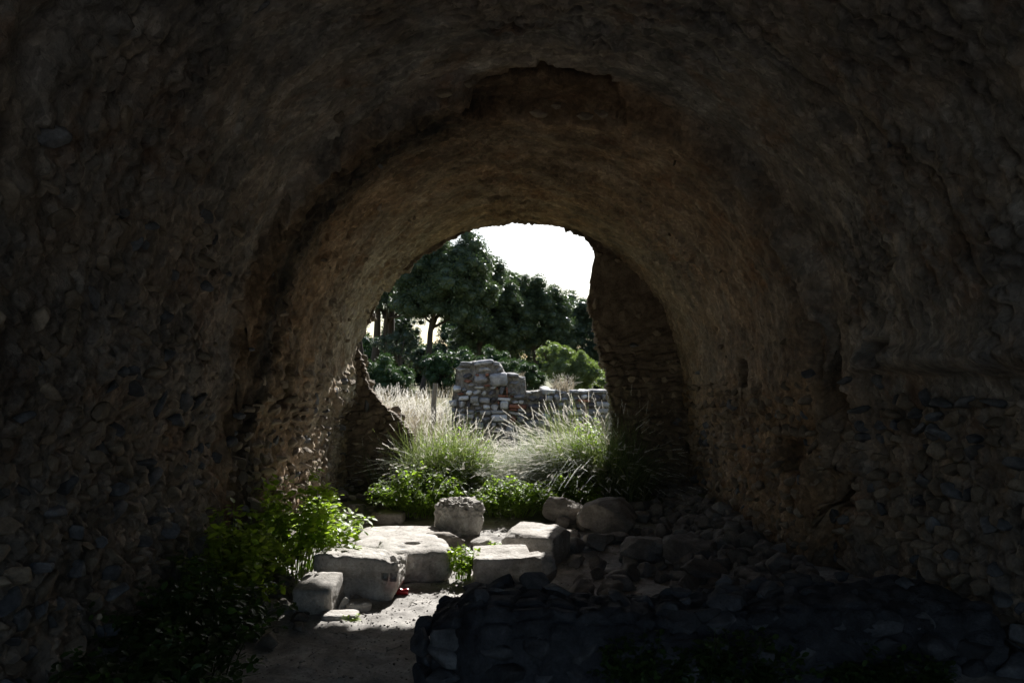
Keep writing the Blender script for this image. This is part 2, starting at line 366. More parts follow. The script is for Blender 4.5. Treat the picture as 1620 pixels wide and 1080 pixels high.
BUMPS = [(hit(px, py, .146, 1.66, 2.13), s, d) for px, py, s, d in ((1340, 190, .10, -.03), (1290, 270, .09, -.035), (1385, 340, .10, .03), (1240, 350, .07, -.03),
         (1430, 430, .12, .03), (200, 150, .12, -.05), (60, 80, .15, -.08), (310, 220, .1, .04), (1500, 120, .12, -.04), (900, 40, .12, -.03), (600, 60, .1, .03))]
def tunnel(u, Y):
    """u = distance along the profile from the crown (left negative), returns point, inward normal, masks"""
    cx, cz, Rr = prof(Y, u/2.0)
    q = Rr*np.pi/2; side = np.sign(u); au = np.abs(u); arc = au <= q
    a = u/Rr
    below = np.where(arc, 0, au-q)
    wo = .12*sm(below, 0, .5)*np.where(side < 0, 1.0, .55)
    x = np.where(arc, cx+Rr*np.sin(a), cx+side*(Rr+wo)); z = np.where(arc, cz+Rr*np.cos(a), cz-below)
    nx = np.where(arc, -np.sin(a), -side); nz = np.where(arc, -np.cos(a), 0.0)
    pts = np.stack([x, Y, z], 1); nrm = np.stack([nx, np.zeros_like(nx), nz], 1)
    n1 = fbm(pts, .9, 3, 21); n2 = fbm(pts, 4.0, 5, 22, .6); n3 = fbm(pts*np.array([1, 2.2, 1]), 13, 4, 23, .6)
    # rubble shows low on the walls, and high on the near left
    rub = sm(-z, -1.75-.25*0, -1.25)+0*z
    rub = np.clip(sm(1.75+.35*n1-z, 0, .35), 0, 1)
    leftnear = sm(-a, .75, 1.25)*sm(5.6-Y+.4*n1, 0, .5); rub = np.clip(rub+.75*leftnear, 0, 1)
    w, idv = worley(u+.02*n2, Y+.02*n2, .105, 31, 1.0); w2, id2 = worley(u, Y, .05, 37, 1.4)
    d = .05*n1+.035*n2+.012*n3
    w3, id3 = worley(u+.3*n1, Y+.3*n2, .07, 41, 1.2)
    n4 = fbm(pts*np.array([1, 2.6, 1]), 28, 3, 29, .65); n5 = fbm(pts*np.array([.6, 3.0, .6]), 3.5, 4, 28, .6)
    patch = np.clip(.5+1.6*fbm(pts, 1.4, 3, 47), .05, 1.2)
    d += rub*(.028*(w-.5)+.045*(idv-.5)*w+.02*(w3-.5))+(1-rub)*patch*(.008*(w2-.5)+.026*np.where(id2 > .8, w2, 0)-.035*np.where(id2 < .10, w2, 0)+.02*np.where(idv > .75, w, 0))
    d += .012*n4+.020*n5-.05*np.exp(-(n5/.035)**2)*np.clip(n1+.25, 0, .6)*(1-rub)
    d -= .05*np.clip(n2-.28, 0, 1)*3*(1-rub)                      # flaked-off patches
    # fallen crown hollow at the ring
    hx = sm(1-((u-.12)/.62)**2-((Y-5.88+.05*n2)/.30)**2+.5*n2, 0, .25)
    d -= hx*(.17+.07*n3)
    # groove of the ring
    st = 5.7+0.10*np.sin(u/2*3.1+.4)+.05*np.sin(u/2*11+2)
    g = np.exp(-((Y-st-.12)/.10)**2)*(.25+.75*sm(np.abs(u), .3, 2.2)); d -= .05*g*(1+n2)
    # ledge at the right springing of the near section
    d -= .12*sm(1.63+.05*n2-z, 0, .04)*sm(u, 1, 2)*sm(5.5-Y, 0, .3)
    d += .08*np.exp(-((z-1.69)/.07)**2)*(1+.8*n2)*sm(u, 1, 2)*sm(5.4-Y, 0, .3)
    hol = np.zeros_like(d)
    for sd_, hy, hz_, ry, rz, dp in HOLES:
        m = (side == sd_)
        e = np.maximum(np.abs((Y-hy)/ry), np.abs((z-hz_)/rz))+.35*n2
        k = np.where(m, sm(1-e, -.08, .22), 0); d -= dp*k; hol += k
    for (ca, cy), s_, dd in BUMPS:
        d += dd*np.exp(-(((u-ca*2.13)/s_)**2+((Y-cy)/(s_*.7))**2))
    # diagonal crack with a lip
    best = np.full_like(d, 9.0); sgn = np.zeros_like(d)
    for (a0, y0_), (a1, y1_) in zip(CRACK[:-1], CRACK[1:]):
        ax_, ay = a0*2.13, y0_; bx, by = a1*2.13, y1_; vx, vy = bx-ax_, by-ay; L = vx*vx+vy*vy
        t = np.clip(((u-ax_)*vx+(Y-ay)*vy)/L, 0, 1); dx, dy = u-ax_-t*vx, Y-ay-t*vy; dd = np.hypot(dx, dy)
        s = np.sign(dx*vy-dy*vx); m = dd < best; best = np.where(m, dd, best); sgn = np.where(m, s, sgn)
    bb = best+.03*n2
    d -= .035*np.exp(-(bb/.018)**2); d += .02*sgn*np.exp(-np.clip(bb, 0, 9)/.18)*(best < 1)
    # painted-on-by-time dark band just inside the ring, left side and over the crown
    yb = 5.98+.06*n1; stain_shade = np.exp(-((Y-yb-.12*sm(-u, 0, 3))/(.20+.16*sm(-u, -.5, 1.0)*sm(u, -2.6, -1.2)))**2)*sm(-u, -.1, .7)*np.clip(1.1+.9*n2, 0, 1)
    stain_shade = np.clip(stain_shade*.95+hol*.3+.4*hx, 0, 1)  # band stain, plus shade painted into the holes and the crown hollow
    plaster = np.clip(sm(5.8-Y, 0, .3)*(1-.25*rub)+.35*sm(u, .5, 2)*(1-rub), 0, 1)  # grey plaster, its tint also spread over near rubble as painted cool shade
    return pts, nrm, d, stain_shade, plaster, rub

U = 5.2
us = np.arange(-U, U+.001, .0215)
ys = axis([(Y0, 1.5, .2), (1.5, 3.0, .03), (3.0, 7.0, .02), (7.0, Y1, .024)])
UU, YYg = np.meshgrid(us, ys, indexing='ij'); uf, yf = UU.ravel(), YYg.ravel()
pts, nrm, d, stain_shade, plaster, rub = tunnel(uf, yf)
vault = empty('barrel_vault', (0, 2.5, 0), 'dark brown rubble barrel vault seen from inside, plaster flaking from its curve', 'vault')
def rel(V, par): return np.asarray(V)-np.array(par.location)
me = mesh_np('vault_surface', rel(pts+nrm*d[:, None], vault), grid_faces(len(us), len(ys))[:, ::-1])
setattr_f(me, 'stain_shade', stain_shade); setattr_f(me, 'plaster', plaster)
setattr_f(me, 'pale', 1.2*sm(yf, 6.6, 8.4)*sm(-uf, .3, 1.8)+.35*sm(yf, 7.5, 9)*sm(uf, .5, 2.0))  # paler sandy stone, partly standing in for bounce light beside the opening
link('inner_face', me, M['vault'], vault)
# outside of the vault: thick masonry back
uo = np.linspace(-U, U, 80); yo = np.array([Y0, 0, 2, 4, 6, 8, 9.55]); a_, b_ = np.meshgrid(uo, yo, indexing='ij')
p2, n2_, *_ = tunnel(a_.ravel(), b_.ravel()); back = p2-n2_*(.75+.08*fbm(p2, 1.2, 3, 5))[:, None]
link('outer_masonry', mesh_np('outer', rel(back, vault), grid_faces(len(uo), len(yo))), M['core'], vault)
# near mouth of the vault: ring face between inner and outer
p3, n3_, *_ = tunnel(uo, np.full_like(uo, Y0)); V = np.concatenate([p3+n3_*-.05, p3-n3_*.75])
link('mouth_face', mesh_np('mouth', rel(V, vault), grid_faces(2, len(uo))), M['core'], vault)

# stones of the walls: laid in rough courses, half sunk in the mortar
def frame(nrm_, tx):
    z = nrm_/np.linalg.norm(nrm_); x = tx-z*(tx@z); x /= np.linalg.norm(x); return np.stack([x, np.cross(z, x), z], 1)
def euler_m(a, b, c): return np.array(Euler((a, b, c)).to_matrix())
def wall_items(side, y0, y1, u0, u1, ch, sw, keep, seed):
    r = random.Random(seed); cand = []
    u = u0
    while u < u1:
        h = ch*r.uniform(.7, 1.35); y = y0+r.uniform(0, sw)
        while y < y1:
            w = sw*r.uniform(.45, 1.5)
            if r.random() < keep: cand.append((u+h/2+r.uniform(-.15, .15)*h, y+w/2, w, h))
            y += w*1.05
        u += h*1.02
    cu = np.array([side*c[0] for c in cand]); cy = np.array([c[1] for c in cand])
    p, n, d, st, pl, rb = tunnel(cu, cy); items = []
    for i, c in enumerate(cand):
        if rb[i] < .45 and r.random() > .05: continue
        if rb[i] >= .45 and r.random() > (.74 if p[i][2] < 1.5 else .32): continue
        if any(s_ == side and abs((c[1]-hy)/ry) < 1 and abs((p[i][2]-hz_)/rz) < 1 for s_, hy, hz_, ry, rz, dp in HOLES): continue
        sink = r.uniform(-.034, .014)
        Rm = frame(n[i], np.array([0., 1., 0.])) @ euler_m(r.gauss(0, .3), r.gauss(0, .35), r.gauss(0, .5))
        s = .92 if rb[i] > .45 else r.uniform(.4, .8)
        items.append((p[i]+n[i]*(d[i]*.8+sink), np.array([c[2]*s*r.uniform(.8, 1.3), c[3]*s*r.uniform(.5, 1.05), r.uniform(.09, .16)*s]), Rm, 0 if r.random() < (.92 if c[1] > 6 else .65) else 1))  # more blue-grey stones in the near part, cool shade put into their colour
    return items
for side, nm, lab in ((-1, 'side_wall', 'left rubble side wall of the vault, cobbles in rough courses above the green bushes'),
                      (1, 'side_wall', 'right rubble side wall of the vault, cobbles under a jutting ledge, in deep shade')):
    wl = empty(nm, (side*2.15, 5.8, 0), lab, 'wall', 'side walls of the vault')
    it = wall_items(side, 2.3, 9.5, 2.6, 5.1, .095, .13, .93, 5+side)
    place_stones(wl, it, 'stone', 'small_stones', [M['rubble'], M['dark_rubble']])
it = [t for t in wall_items(-1, 2.5, 5.6, 1.2, 2.7, .13, .16, .45, 77)]+[t for t in wall_items(1, 2.5, 5.6, 1.0, 2.6, .13, .16, .10, 78)]+wall_items(-1, 5.9, 9.5, 1.0, 2.6, .07, .09, .5, 79)+wall_items(1, 5.9, 9.5, 1.0, 2.6, .07, .09, .4, 80)
place_stones(vault, it, 'stone', 'small_stones', [M['rubble'], M['dark_rubble']], 250)
# slabs hanging in the broken crown
for px, py, w in ((851, 178, .16), (925, 182, .15), (950, 178, .12), (700, 145, .13), (745, 130, .10), (880, 165, .09)):
    a, y = hit(px, py, .1, 1.6, 2.0); pp = np.array([.1+1.99*math.sin(a), y, 1.6+1.99*math.cos(a)])
    o = bpy.data.objects.new('stone', tpl_mesh(random.randrange(10), M['rubble'])); C.objects.link(o); o.parent = vault
    m = np.eye(4); m[:3, :3] = euler_m(.25, random.uniform(-.2, .2), .1)@np.diag([w, .12, .06]); m[:3, 3] = pp-np.array(vault.location); o.matrix_local = Matrix(m.tolist())

# ------------------------------------------------------------------ end wall with the broken opening
YE = 9.58; TH = 0.38
OUT = [(800, 348), (825, 350), (850, 352), (880, 357), (905, 364), (925, 374), (938, 390), (942, 402), (939, 420), (935, 445), (932, 470), (933, 492), (939, 520), (945, 548), (952, 572),
       (960, 592), (962, 610), (966, 640), (967, 680), (963, 720), (966, 760), (985, 850), (1000, 1300), (700, 1300), (712, 850), (705, 800), (690, 762), (672, 735), (658, 705), (652, 688), (638, 668), (618, 650),
       (600, 632), (588, 614), (580, 598), (576, 572), (566, 545), (564, 535), (572, 522), (584, 508), (590, 492), (600, 470), (612, 450), (628, 434), (648, 424), (660, 410),
       (692, 392), (718, 375), (756, 358), (778, 351)]
cc = np.array([800, 615.])
th = np.array([math.atan2(y-cc[1], x-cc[0]) for x, y in OUT]); rr = np.array([math.hypot(x-cc[0], y-cc[1]) for x, y in OUT])
o_ = np.argsort(th); th, rr = th[o_], rr[o_]
NT = 1500; tt = np.linspace(-math.pi, math.pi, NT, endpoint=False)
re_ = np.interp(tt, th, rr, period=2*math.pi)*YE/1260
jag = np.stack([np.cos(tt)*9, np.sin(tt)*9, 0*tt], 1)
re_ += .045*fbm(jag, 1.0, 5, 51, .7)+.028*fbm(jag, 9, 3, 55)
cen = P(cc[0], cc[1], YE)
NR = 46; NJ = 16
ring = []
for k in range(NR):                                   # front face, from outside inwards
    f = 1-k/(NR-1); f = f**1.3
    r = re_*(1-f)+np.maximum(re_+.05, 3.0)*f
    ring.append((r, np.full(NT, YE)))
for k in range(1, NJ+1): ring.append((re_*(1+1.0*TH*k/NJ/YE)-.012*math.sin(math.pi*min(1, k/NJ*2)), np.full(NT, YE+TH*k/NJ)))
for k in range(1, 4): ring.append((re_*(1+TH/YE)+(3.0-re_)*k/3*(re_ < 2.8), np.full(NT, YE+TH)))
rs = np.stack([r for r, y in ring]); yq = np.stack([y for r, y in ring])
X = cen[0]+rs*np.cos(tt)[None]; Z = cen[2]-rs*np.sin(tt)[None]
V = np.stack([X.ravel(), yq.ravel(), Z.ravel()], 1)
n1 = fbm(V, 2.0, 4, 61); n2 = fbm(V, 7.0, 4, 62, .6); w, idv = worley(V[:, 0]+.12*n1, V[:, 2]+.14*n1+.03*n2, .11, 63, 1.25)
isf = (np.arange(len(ring)) < NR)[:, None].repeat(NT, 1).ravel(); low = sm(2.2-V[:, 2], 0, .5)
dy = -(.04*n1+.03*n2+(.3+.7*low)*.05*(w-.5)+.03*(idv-.5)*w)
V[:, 1] += np.where(isf, dy, 0)
rad = np.stack([V[:, 0]-cen[0], 0*n1, V[:, 2]-cen[2]], 1); rad /= np.linalg.norm(rad, axis=1)[:, None]+1e-6
dep = sm(V[:, 1], YE-.02, YE+.1)
V += rad*(np.where(isf, 0, (.05*n1+.05*n2)*dep))[:, None]
F = []
nl = len(ring); idx = np.arange(nl*NT).reshape(nl, NT)
F = np.stack([idx[:-1, :], np.roll(idx[:-1], -1, 1), np.roll(idx[1:], -1, 1), idx[1:, :]], -1).reshape(-1, 4)
keep = (V[F][:, :, 2].max(1) > -.3)
F = F[keep]
endw = empty('end_wall', (0, YE, 0), 'ragged rubble end wall pierced by a tall broken opening to daylight', 'wall')
link('masonry', mesh_np('end', rel(V, endw), F), M['endwall'], endw)
rj = random.Random(3); items = []
def edge_r(ang): return np.interp(ang, tt, re_, period=2*math.pi)
z = 0.05
while z < 3.0:
    h = rj.uniform(.07, .15); x = -2.3
    while x < 2.3:
        w_ = rj.uniform(.1, .24); px_, pz_ = x+w_/2, z+h/2
        ang = math.atan2(-(pz_-cen[2]), px_-cen[0]); rad_ = math.hypot(px_-cen[0], pz_-cen[2])
        pr = .8 if pz_ < 1.75 else .12
        if rad_ > edge_r(ang)+w_*.42 and rj.random() < pr:
            items.append((np.array([px_, YE-rj.uniform(-.045, .02), pz_+rj.uniform(-.02, .02)]), np.array([w_*rj.uniform(.5, .95), .16, h*rj.uniform(.6, 1.25)]), euler_m(rj.gauss(0, .25), rj.gauss(0, .45), rj.gauss(0, .25)), 0 if rj.random() < .88 else 1))
        x += w_
    z += h*rj.uniform(.85, 1.1)
# stones in the broken reveal, proud of the edge
for k in range(150):
    a = rj.uniform(-math.pi, math.pi); r = edge_r(a)+rj.uniform(.03, .08)
    if r > 2.0 or -2.6 < a < -.7: continue
    yy = YE+rj.uniform(.05, TH-.05); s = rj.uniform(.07, .15)
    items.append((np.array([cen[0]+r*math.cos(a), yy, cen[2]-r*math.sin(a)]), np.array([s*1.3, s, s*.8]), euler_m(rj.uniform(-.4, .4), rj.uniform(-3, 3), rj.uniform(-.4, .4)), 0))
place_stones(endw, items, 'stone', 'small_stones', [M['rubble'], M['dark_rubble']])

# ------------------------------------------------------------------ the low rubble wall in the foreground
fw = empty('low_rubble_wall', (.9, 4.1, 0), 'low broken rubble wall crossing the shaded foreground on the right', 'wall')
nx_, nt_ = 150, 60
xs = np.linspace(-.40, 2.3, nx_); prof_ = []
sec = [(3.72, -.1), (3.74, .15), (3.78, .32), (3.86, .42), (4.05, .45), (4.3, .44), (4.45, .38), (4.52, .2), (4.55, -.1)]
sl = np.linspace(0, len(sec)-1, nt_); sy = np.interp(sl, range(len(sec)), [s[0] for s in sec]); sz = np.interp(sl, range(len(sec)), [s[1] for s in sec])
XX, SY = np.meshgrid(xs, sy, indexing='ij'); _, SZ = np.meshgrid(xs, sz, indexing='ij')
V = np.stack([XX.ravel(), SY.ravel(), SZ.ravel()], 1)
n = fbm(V, 3, 4, 71, .6); w, idv = worley(V[:, 0], V[:, 1]+V[:, 2], .12, 72, 1.2)
n2b = fbm(V, 1.6, 3, 75); V[:, 1] -= (.06*n+.04*(w-.5)+.10*n2b)*np.where(V[:, 1] < 3.95, 1, 0); V[:, 2] += (.06*n+.03*(w-.5)+.15*n2b)*np.where(V[:, 2] > .3, 1, .2)
e = sm(-.12-V[:, 0], 0, .32); V[:, 2] = np.where(V[:, 2] > 0, V[:, 2]*(1-.25*e), V[:, 2]); V[:, 1] = 4.12+(V[:, 1]-4.12)*(1-.55*e)
V[:, 0] += .06*n*e
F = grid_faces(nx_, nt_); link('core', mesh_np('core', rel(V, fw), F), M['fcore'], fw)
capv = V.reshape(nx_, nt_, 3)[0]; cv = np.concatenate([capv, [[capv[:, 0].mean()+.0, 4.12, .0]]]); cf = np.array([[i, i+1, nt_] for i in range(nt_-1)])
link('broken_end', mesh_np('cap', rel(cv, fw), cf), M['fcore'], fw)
items = []; rj = random.Random(9)
for row in range(5):                                # front face courses
    x = -.42
    while x < 2.2:
        w_ = rj.uniform(.11, .27); z_ = .05+row*.088+rj.uniform(-.015, .015)
        yy = np.interp(z_, [0, .32, .46], [3.73, 3.78, 3.95])
        if x < -.2: yy += .12
        if row < 4 or x > -.2: items.append((np.array([x+w_/2, yy+rj.uniform(-.05, .04), z_]), np.array([w_*.95, .17, rj.uniform(.08, .115)]), euler_m(rj.gauss(0, .2), rj.gauss(0, .25), rj.gauss(0, .25)), 1 if rj.random() < .75 else 0))
        x += w_
for k in range(80):                               # the top
    x, y = rj.uniform(-.4, 2.15), rj.uniform(3.95, 4.5); s = rj.uniform(.08, .19)
    if x < -.2 and abs(y-4.12) > .2: continue
    zt = (.44 if y < 4.35 else .40)-(.08 if x < -.22 else 0)+.15*float(fbm(np.array([[x, y, .44]]), 1.6, 3, 75)[0])
    items.append((np.array([x, y, zt+rj.uniform(-.05, .02)]), np.array([s*1.2, s, s*.62]), euler_m(rj.gauss(0, .35), rj.gauss(0, .35), rj.uniform(0, 3)), 1 if rj.random() < .75 else 0))
for y, z_, s in ((3.98, .1, .17), (4.12, .12, .2), (4.27, .1, .16), (4.05, .25, .16), (4.2, .27, .15)):
    items.append((np.array([-.45, y, z_]), np.array([.12, s, s*.8]), euler_m(.2, .1, .1), 1))
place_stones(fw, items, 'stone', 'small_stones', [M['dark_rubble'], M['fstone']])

# ------------------------------------------------------------------ fallen blocks and boulders
def rock(name, loc, dims, rot=(0, 0, 0), k=3.5, amp=.06, freq=1.7, seed=0, level=5, mat='boulder', label='', cat='stone', group='fallen stones on the vault floor', octs=5, carve=None, facets=0, fcut=(.62, .86)):
    v, f = rock_verts(level, dims, k, amp, freq, seed, octs, facets, fcut)
    chip = np.clip(fbm(v, 7, 4, seed+6, .6)-.12, 0, 1); v = v*(1+.022*fbm(v, 16, 4, seed+3, .65)-.16*chip)[:, None]
    if carve: v = carve(v, dims)
    v = v@np.array(Euler(rot).to_matrix()).T; v[:, 2] -= v[:, 2].min()
    me = mesh_np(name, v, f); o = link(name, me, M[mat], None, loc)
    return tag(o, label, cat, group)
def px_rock(x0, x1, ybase, ytop, depth, **kw):
    """a rock whose foot is seen at ybase, between the two columns x0, x1"""
    g = G((x0+x1)/2, ybase-3, 0.0); w = (x1-x0)/1260*(g[1]+depth*.3); h = (ybase-ytop)/1260*g[1]
    h = kw.pop('h', CAMZ-(ytop-590)/1260*(g[1]+depth*.5)); kw.setdefault('facets', 13 if kw.get('k', 3) < 5 else 7); kw.setdefault('fcut', (.58, .84) if kw.get('k', 3) < 5 else (.86, .98))
    loc = (g[0]*(g[1]+depth/2)/g[1], g[1]+depth/2, float(gz(g[0], g[1]+depth/2)[0])-.03)
    return rock(kw.pop('name', 'boulder'), loc, (w, depth, h+.03), **kw)
def carveA(v, d):
    w, dp, h = d; x, y, z = v[:, 0].copy(), v[:, 1].copy(), v[:, 2].copy()
    front = y < -dp*.3
    # eroded undercut of the front, and the broken upper right corner
    v[:, 1] += np.where(front, .05*np.exp(-(((x+.02)/.16)**2+((z+.02)/.07)**2)), 0)
    q = sm(x, w*.18, w*.46)*sm(z, h*.12, h*.45); v[:, 2] -= .06*q*(1+fbm(v, 14, 3, 5))
    for sx in (.205, .268):
        m = np.maximum(np.abs(x-sx)/.021, np.abs(z-.035)/.028); v[:, 1] += np.where(front, .055*sm(1-m, -.12, .12), 0)
    v[:, 0] += np.where(x > 0, -.05*sm(-z, h*.1, h*.5), 0)
    v += .012*fbm(v, 12, 4, 8)[:, None]*np.array([0.3, 1, .6]); return v
rock('carved_block', (-1.10, 5.86, -.03), (.61, .36, .325), (0, .05, -.04), 16, .016, 2.2, 11, 7, 'block', 'large pale carved block with two square sockets and a smear of red paint', 'stone block', 'squared blocks on the sunlit floor', carve=carveA)
def carveB(v, d):
    x, y = v[:, 0], v[:, 1]; r = np.hypot((x+.02)/.062, (y+.02)/.05); v[:, 2] -= np.where(v[:, 2] > 0, .07*sm(1-r, -.1, .3), 0); return v
rock('block_with_hole', (-.80+.02, 6.42, -.02), (.58, .60, .265), (0, 0, .2), 5.5, .025, 1.8, 12, 6, 'block', 'rounded pale block with a dark hole in its sunlit top', 'stone block', 'squared blocks on the sunlit floor', carve=carveB)
rock('flat_slab', (-1.02, 7.2, -.02), (.72, .95, .175), (0, 0, .1), 8, .03, 1.8, 13, 5, 'block', 'broad flat sunlit slab behind the block with the hole', 'stone slab', 'squared blocks on the sunlit floor')
rock('leaning_block', (-1.30, 5.42, -.06), (.26, .30, .25), (.20, .0, -.10), 16, .02, 1.8, 14, 5, 'block', 'tilted pale block half under the bush, leftmost of the squared blocks', 'stone block', 'squared blocks on the sunlit floor')
rock('flat_stone', (*G(538, 980)[:2], -.005), (.24, .16, .05), (0, .04, .2), 6, .05, 1.8, 15, 4, 'block', 'thin flat slab lying in front of the tilted block', 'stone slab', 'small flat stones beside the path')
rock('flat_stone', (*G(566, 966)[:2], -.01), (.17, .15, .08), (0, 0, .4), 4, .06, 1.8, 16, 4, 'block', 'small flat-topped stone at the foot of the carved block', 'stone', 'small flat stones beside the path')
rock('stone_shard', (*G(544, 968)[:2], 0), (.06, .03, .10), (.1, .5, .3), 3, .1, 1.8, 17, 3, 'block', 'small upright pointed shard beside the flat stones', 'stone')
for i, (px, py, s, lb) in enumerate(((549, 946, .045, 'left small pebble'), (563, 944, .07, 'middle and largest pebble'), (576, 944, .05, 'right small pebble'))):
    rock('pebble', (*G(px, py)[:2], -.005), (s, s, s*.8), (0, 0, i), 2.5, .1, 1.8, 20+i, 3, 'block', lb+' of the three at the foot of the carved block', 'pebble', 'pebbles under the carved block')
def rough(v, d):
    n = fbm(v, 9, 4, 3, .65); top = sm(v[:, 2], -d[2]*.1, d[2]*.4); v += (v/np.linalg.norm(v, axis=1)[:, None])*((-.07*np.abs(n)+.03*fbm(v, 22, 3, 4))*(.3+top))[:, None]; return v
px_rock(688, 764, 860, 797, .36, k=4.5, amp=.07, facets=5, fcut=(.85, .97), seed=31, level=6, mat='block', name='pitted_boulder', carve=rough, label='pitted craggy boulder with a chiselled face, in front of the grass', cat='boulder', rot=(0, .08, .2))
px_rock(672, 735, 878, 836, .25, k=2.5, amp=.07, seed=32, name='boulder', label='dark rounded boulder against the foot of the pitted boulder', cat='boulder', rot=(0, .1, .1))
px_rock(596, 640, 840, 815, .25, k=7, amp=.03, seed=33, mat='boulder', name='small_block', label='small shaded block behind the far edge of the flat slab', cat='stone block')
px_rock(738, 778, 878, 852, .22, k=3, amp=.06, seed=34, mat='block', name='flat_stone', label='low sunlit stone between the two leafy weeds', cat='stone', rot=(0, -.15, 0))
px_rock(806, 892, 898, 836, .55, k=15, amp=.03, seed=35, level=6, mat='block', name='squared_block', h=.235, label='squared sunlit block set behind the front pair, right of the weeds', cat='stone block', group='squared blocks on the sunlit floor', rot=(.02, .03, -.35))
px_rock(748, 838, 930, 868, .48, k=14, amp=.03, seed=36, level=6, mat='block', name='squared_block', h=.20, label='white topped block, left of the front pair beside the weed', cat='stone block', group='squared blocks on the sunlit floor', rot=(.02, -.02, .05))
px_rock(796, 892, 938, 876, .42, k=4.5, amp=.06, seed=37, level=6, mat='block', name='rounded_block', h=.235, label='rounded block, right of the front pair, half in shadow', cat='stone block', group='squared blocks on the sunlit floor', rot=(0, 0, -.1))
BO = [(857, 927, 845, 795, .45, 3.0, 'smooth brown boulder under the arching grass', (0, .2, 0)), (915, 1012, 858, 789, .5, 2.8, 'largest dark boulder in the shade beside the grass', (0, -.1, .2)),
      (972, 1052, 899, 843, .4, 3.2, 'dark blocky boulder in front of the largest one', (0, .1, .3)), (1048, 1152, 907, 850, .42, 3.4, 'wide grey boulder nearest the right wall', (0, .05, .1)),
      (1072, 1162, 930, 887, .32, 3.0, 'low pale boulder in front of the wide grey one', (0, .12, 0)), (886, 919, 872, 839, .2, 2.6, 'small upright boulder just right of the squared block', (0, 0, 0)),
      (919, 960, 880, 840, .25, 2.7, 'small brown boulder between the squared block and the blocky one', (0, .3, 0)), (893, 928, 898, 862, .2, 2.5, 'round sunlit topped cobble right of the squared block', (0, 0, 0)),
      (928, 962, 905, 872, .2, 2.6, 'small cobble in front of the small brown boulder', (0, .4, 0)), (1128, 1157, 899, 880, .12, 2.3, 'egg shaped stone resting against the low pale boulder', (0, .5, 0)),
      (1150, 1200, 922, 886, .2, 2.6, 'dark boulder at the foot of the right wall', (0, .3, 0)), (962, 1000, 870, 842, .2, 2.8, 'dark stone tucked between two big boulders', (0, 0, .4)),
      (1038, 1062, 862, 830, .16, 3, 'small pointed stone standing behind the wide boulder', (0, 0, .1)), (1062, 1098, 862, 832, .2, 3, 'round stone behind the wide boulder', (0, 0, .5)),
      (1070, 1100, 836, 818, .14, 3.4, 'flat stone near the right wall foot', (0, 0, 0)), (1042, 1072, 822, 808, .14, 3.4, 'flat grey stone on top of the pile by the right wall', (0, .1, 0)),
      (1005, 1032, 838, 820, .16, 3.2, 'flat stone right of the largest boulder', (0, 0, .2)), (1075, 1102, 812, 796, .2, 2.7, 'rearmost stone of the pile by the right wall', (0, 0, .2)),
      (1020, 1045, 810, 790, .2, 2.7, 'rearmost stone of the pile beside the end wall', (0, 0, .7))]
for i, (x0, x1, yb, yt, dp, k, lb, rt) in enumerate(BO):
    px_rock(x0, x1, yb, yt, dp, k=k, amp=.08, seed=50+i, level=5 if x1-x0 > 50 else 4, mat='boulder', label=lb, cat='boulder' if x1-x0 > 40 else 'stone', rot=rt)
# loose rubble banked along the walls, and gravel on the path
def scatter(name, n, fx, smin, smax, mat, label, flat=.6, seed=1):
    r = np.random.default_rng(seed); xy = fx(r, n); s = r.uniform(smin, smax, n)**1.0
    z = gz(xy[:, 0], xy[:, 1]); T = np.stack([xy[:, 0], xy[:, 1], z+s*.12], 1)
    Ms = rotmats(n, .25)@np.stack([np.diag([1, .8, flat])]*n)*s[:, None, None]
    Vs, Fs, off = [], [], 0
    for t in range(5):
        v, f = stamp(TPL[t][0], TPL[t][1], Ms[t::5], T[t::5]); Vs.append(v); Fs.append(f+off); off += len(v)
    o = link(name, mesh_np(name, np.concatenate(Vs), np.concatenate(Fs), False), M[mat], kind='stuff'); tag(o, label, name.replace('_', ' ')); return o
def band(r, n):
    side = np.where(r.random(n) < .72, 1, -1); x = side*(2.1-np.abs(r.normal(0, .45, n))); return np.stack([x, r.uniform(4.6, 9.4, n)], 1)
scatter('loose_rubble', 520, band, .05, .20, 'boulder', 'loose fist sized rubble along the foot of the walls', seed=4)
scatter('tumbled_rubble', 90, lambda r, n: np.stack([r.uniform(.45, 2.0, n), r.uniform(5.6, 9.2, n)], 1), .12, .27, 'boulder', 'tumbled angular rubble between the boulders on the right', flat=.75, seed=14)
scatter('gravel', 600, lambda r, n: np.stack([r.uniform(-2.0, 2.0, n), r.uniform(4.2, 9.3, n)], 1), .008, .028, 'boulder', 'scattered brown gravel on the trodden earth', seed=5)
scatter('grit', 3000, lambda r, n: np.stack([r.normal(-.6, .8, n), r.uniform(4.2, 7.5, n)], 1), .005, .018, 'block', 'pale grit and crumbs on the trodden earth', seed=6)
# twigs
V_, F_, off = [], [], 0
for k in range(90):
    x, y = random.uniform(-1.6, 1.2), random.uniform(4.4, 7.5); a = random.uniform(0, 3.14); L = random.uniform(.04, .16); w_ = .003
    z_ = float(gz(x, y)[0])+.006; dx, dy = math.cos(a)*L/2, math.sin(a)*L/2; qx, qy = -math.sin(a)*w_, math.cos(a)*w_
    V_ += [(x-dx-qx, y-dy-qy, z_), (x-dx+qx, y-dy+qy, z_), (x+dx, y+dy, z_+.01), (x-dx, y-dy, z_+.008)]
    F_ += [(off, off+1, off+2), (off, off+2, off+3), (off+1, off+3, off+2)]; off += 4
tag(link('twigs', mesh_np('twigs', V_, F_, False), M['wood'], kind='stuff'), 'dry twigs and straws littering the path', 'twigs')

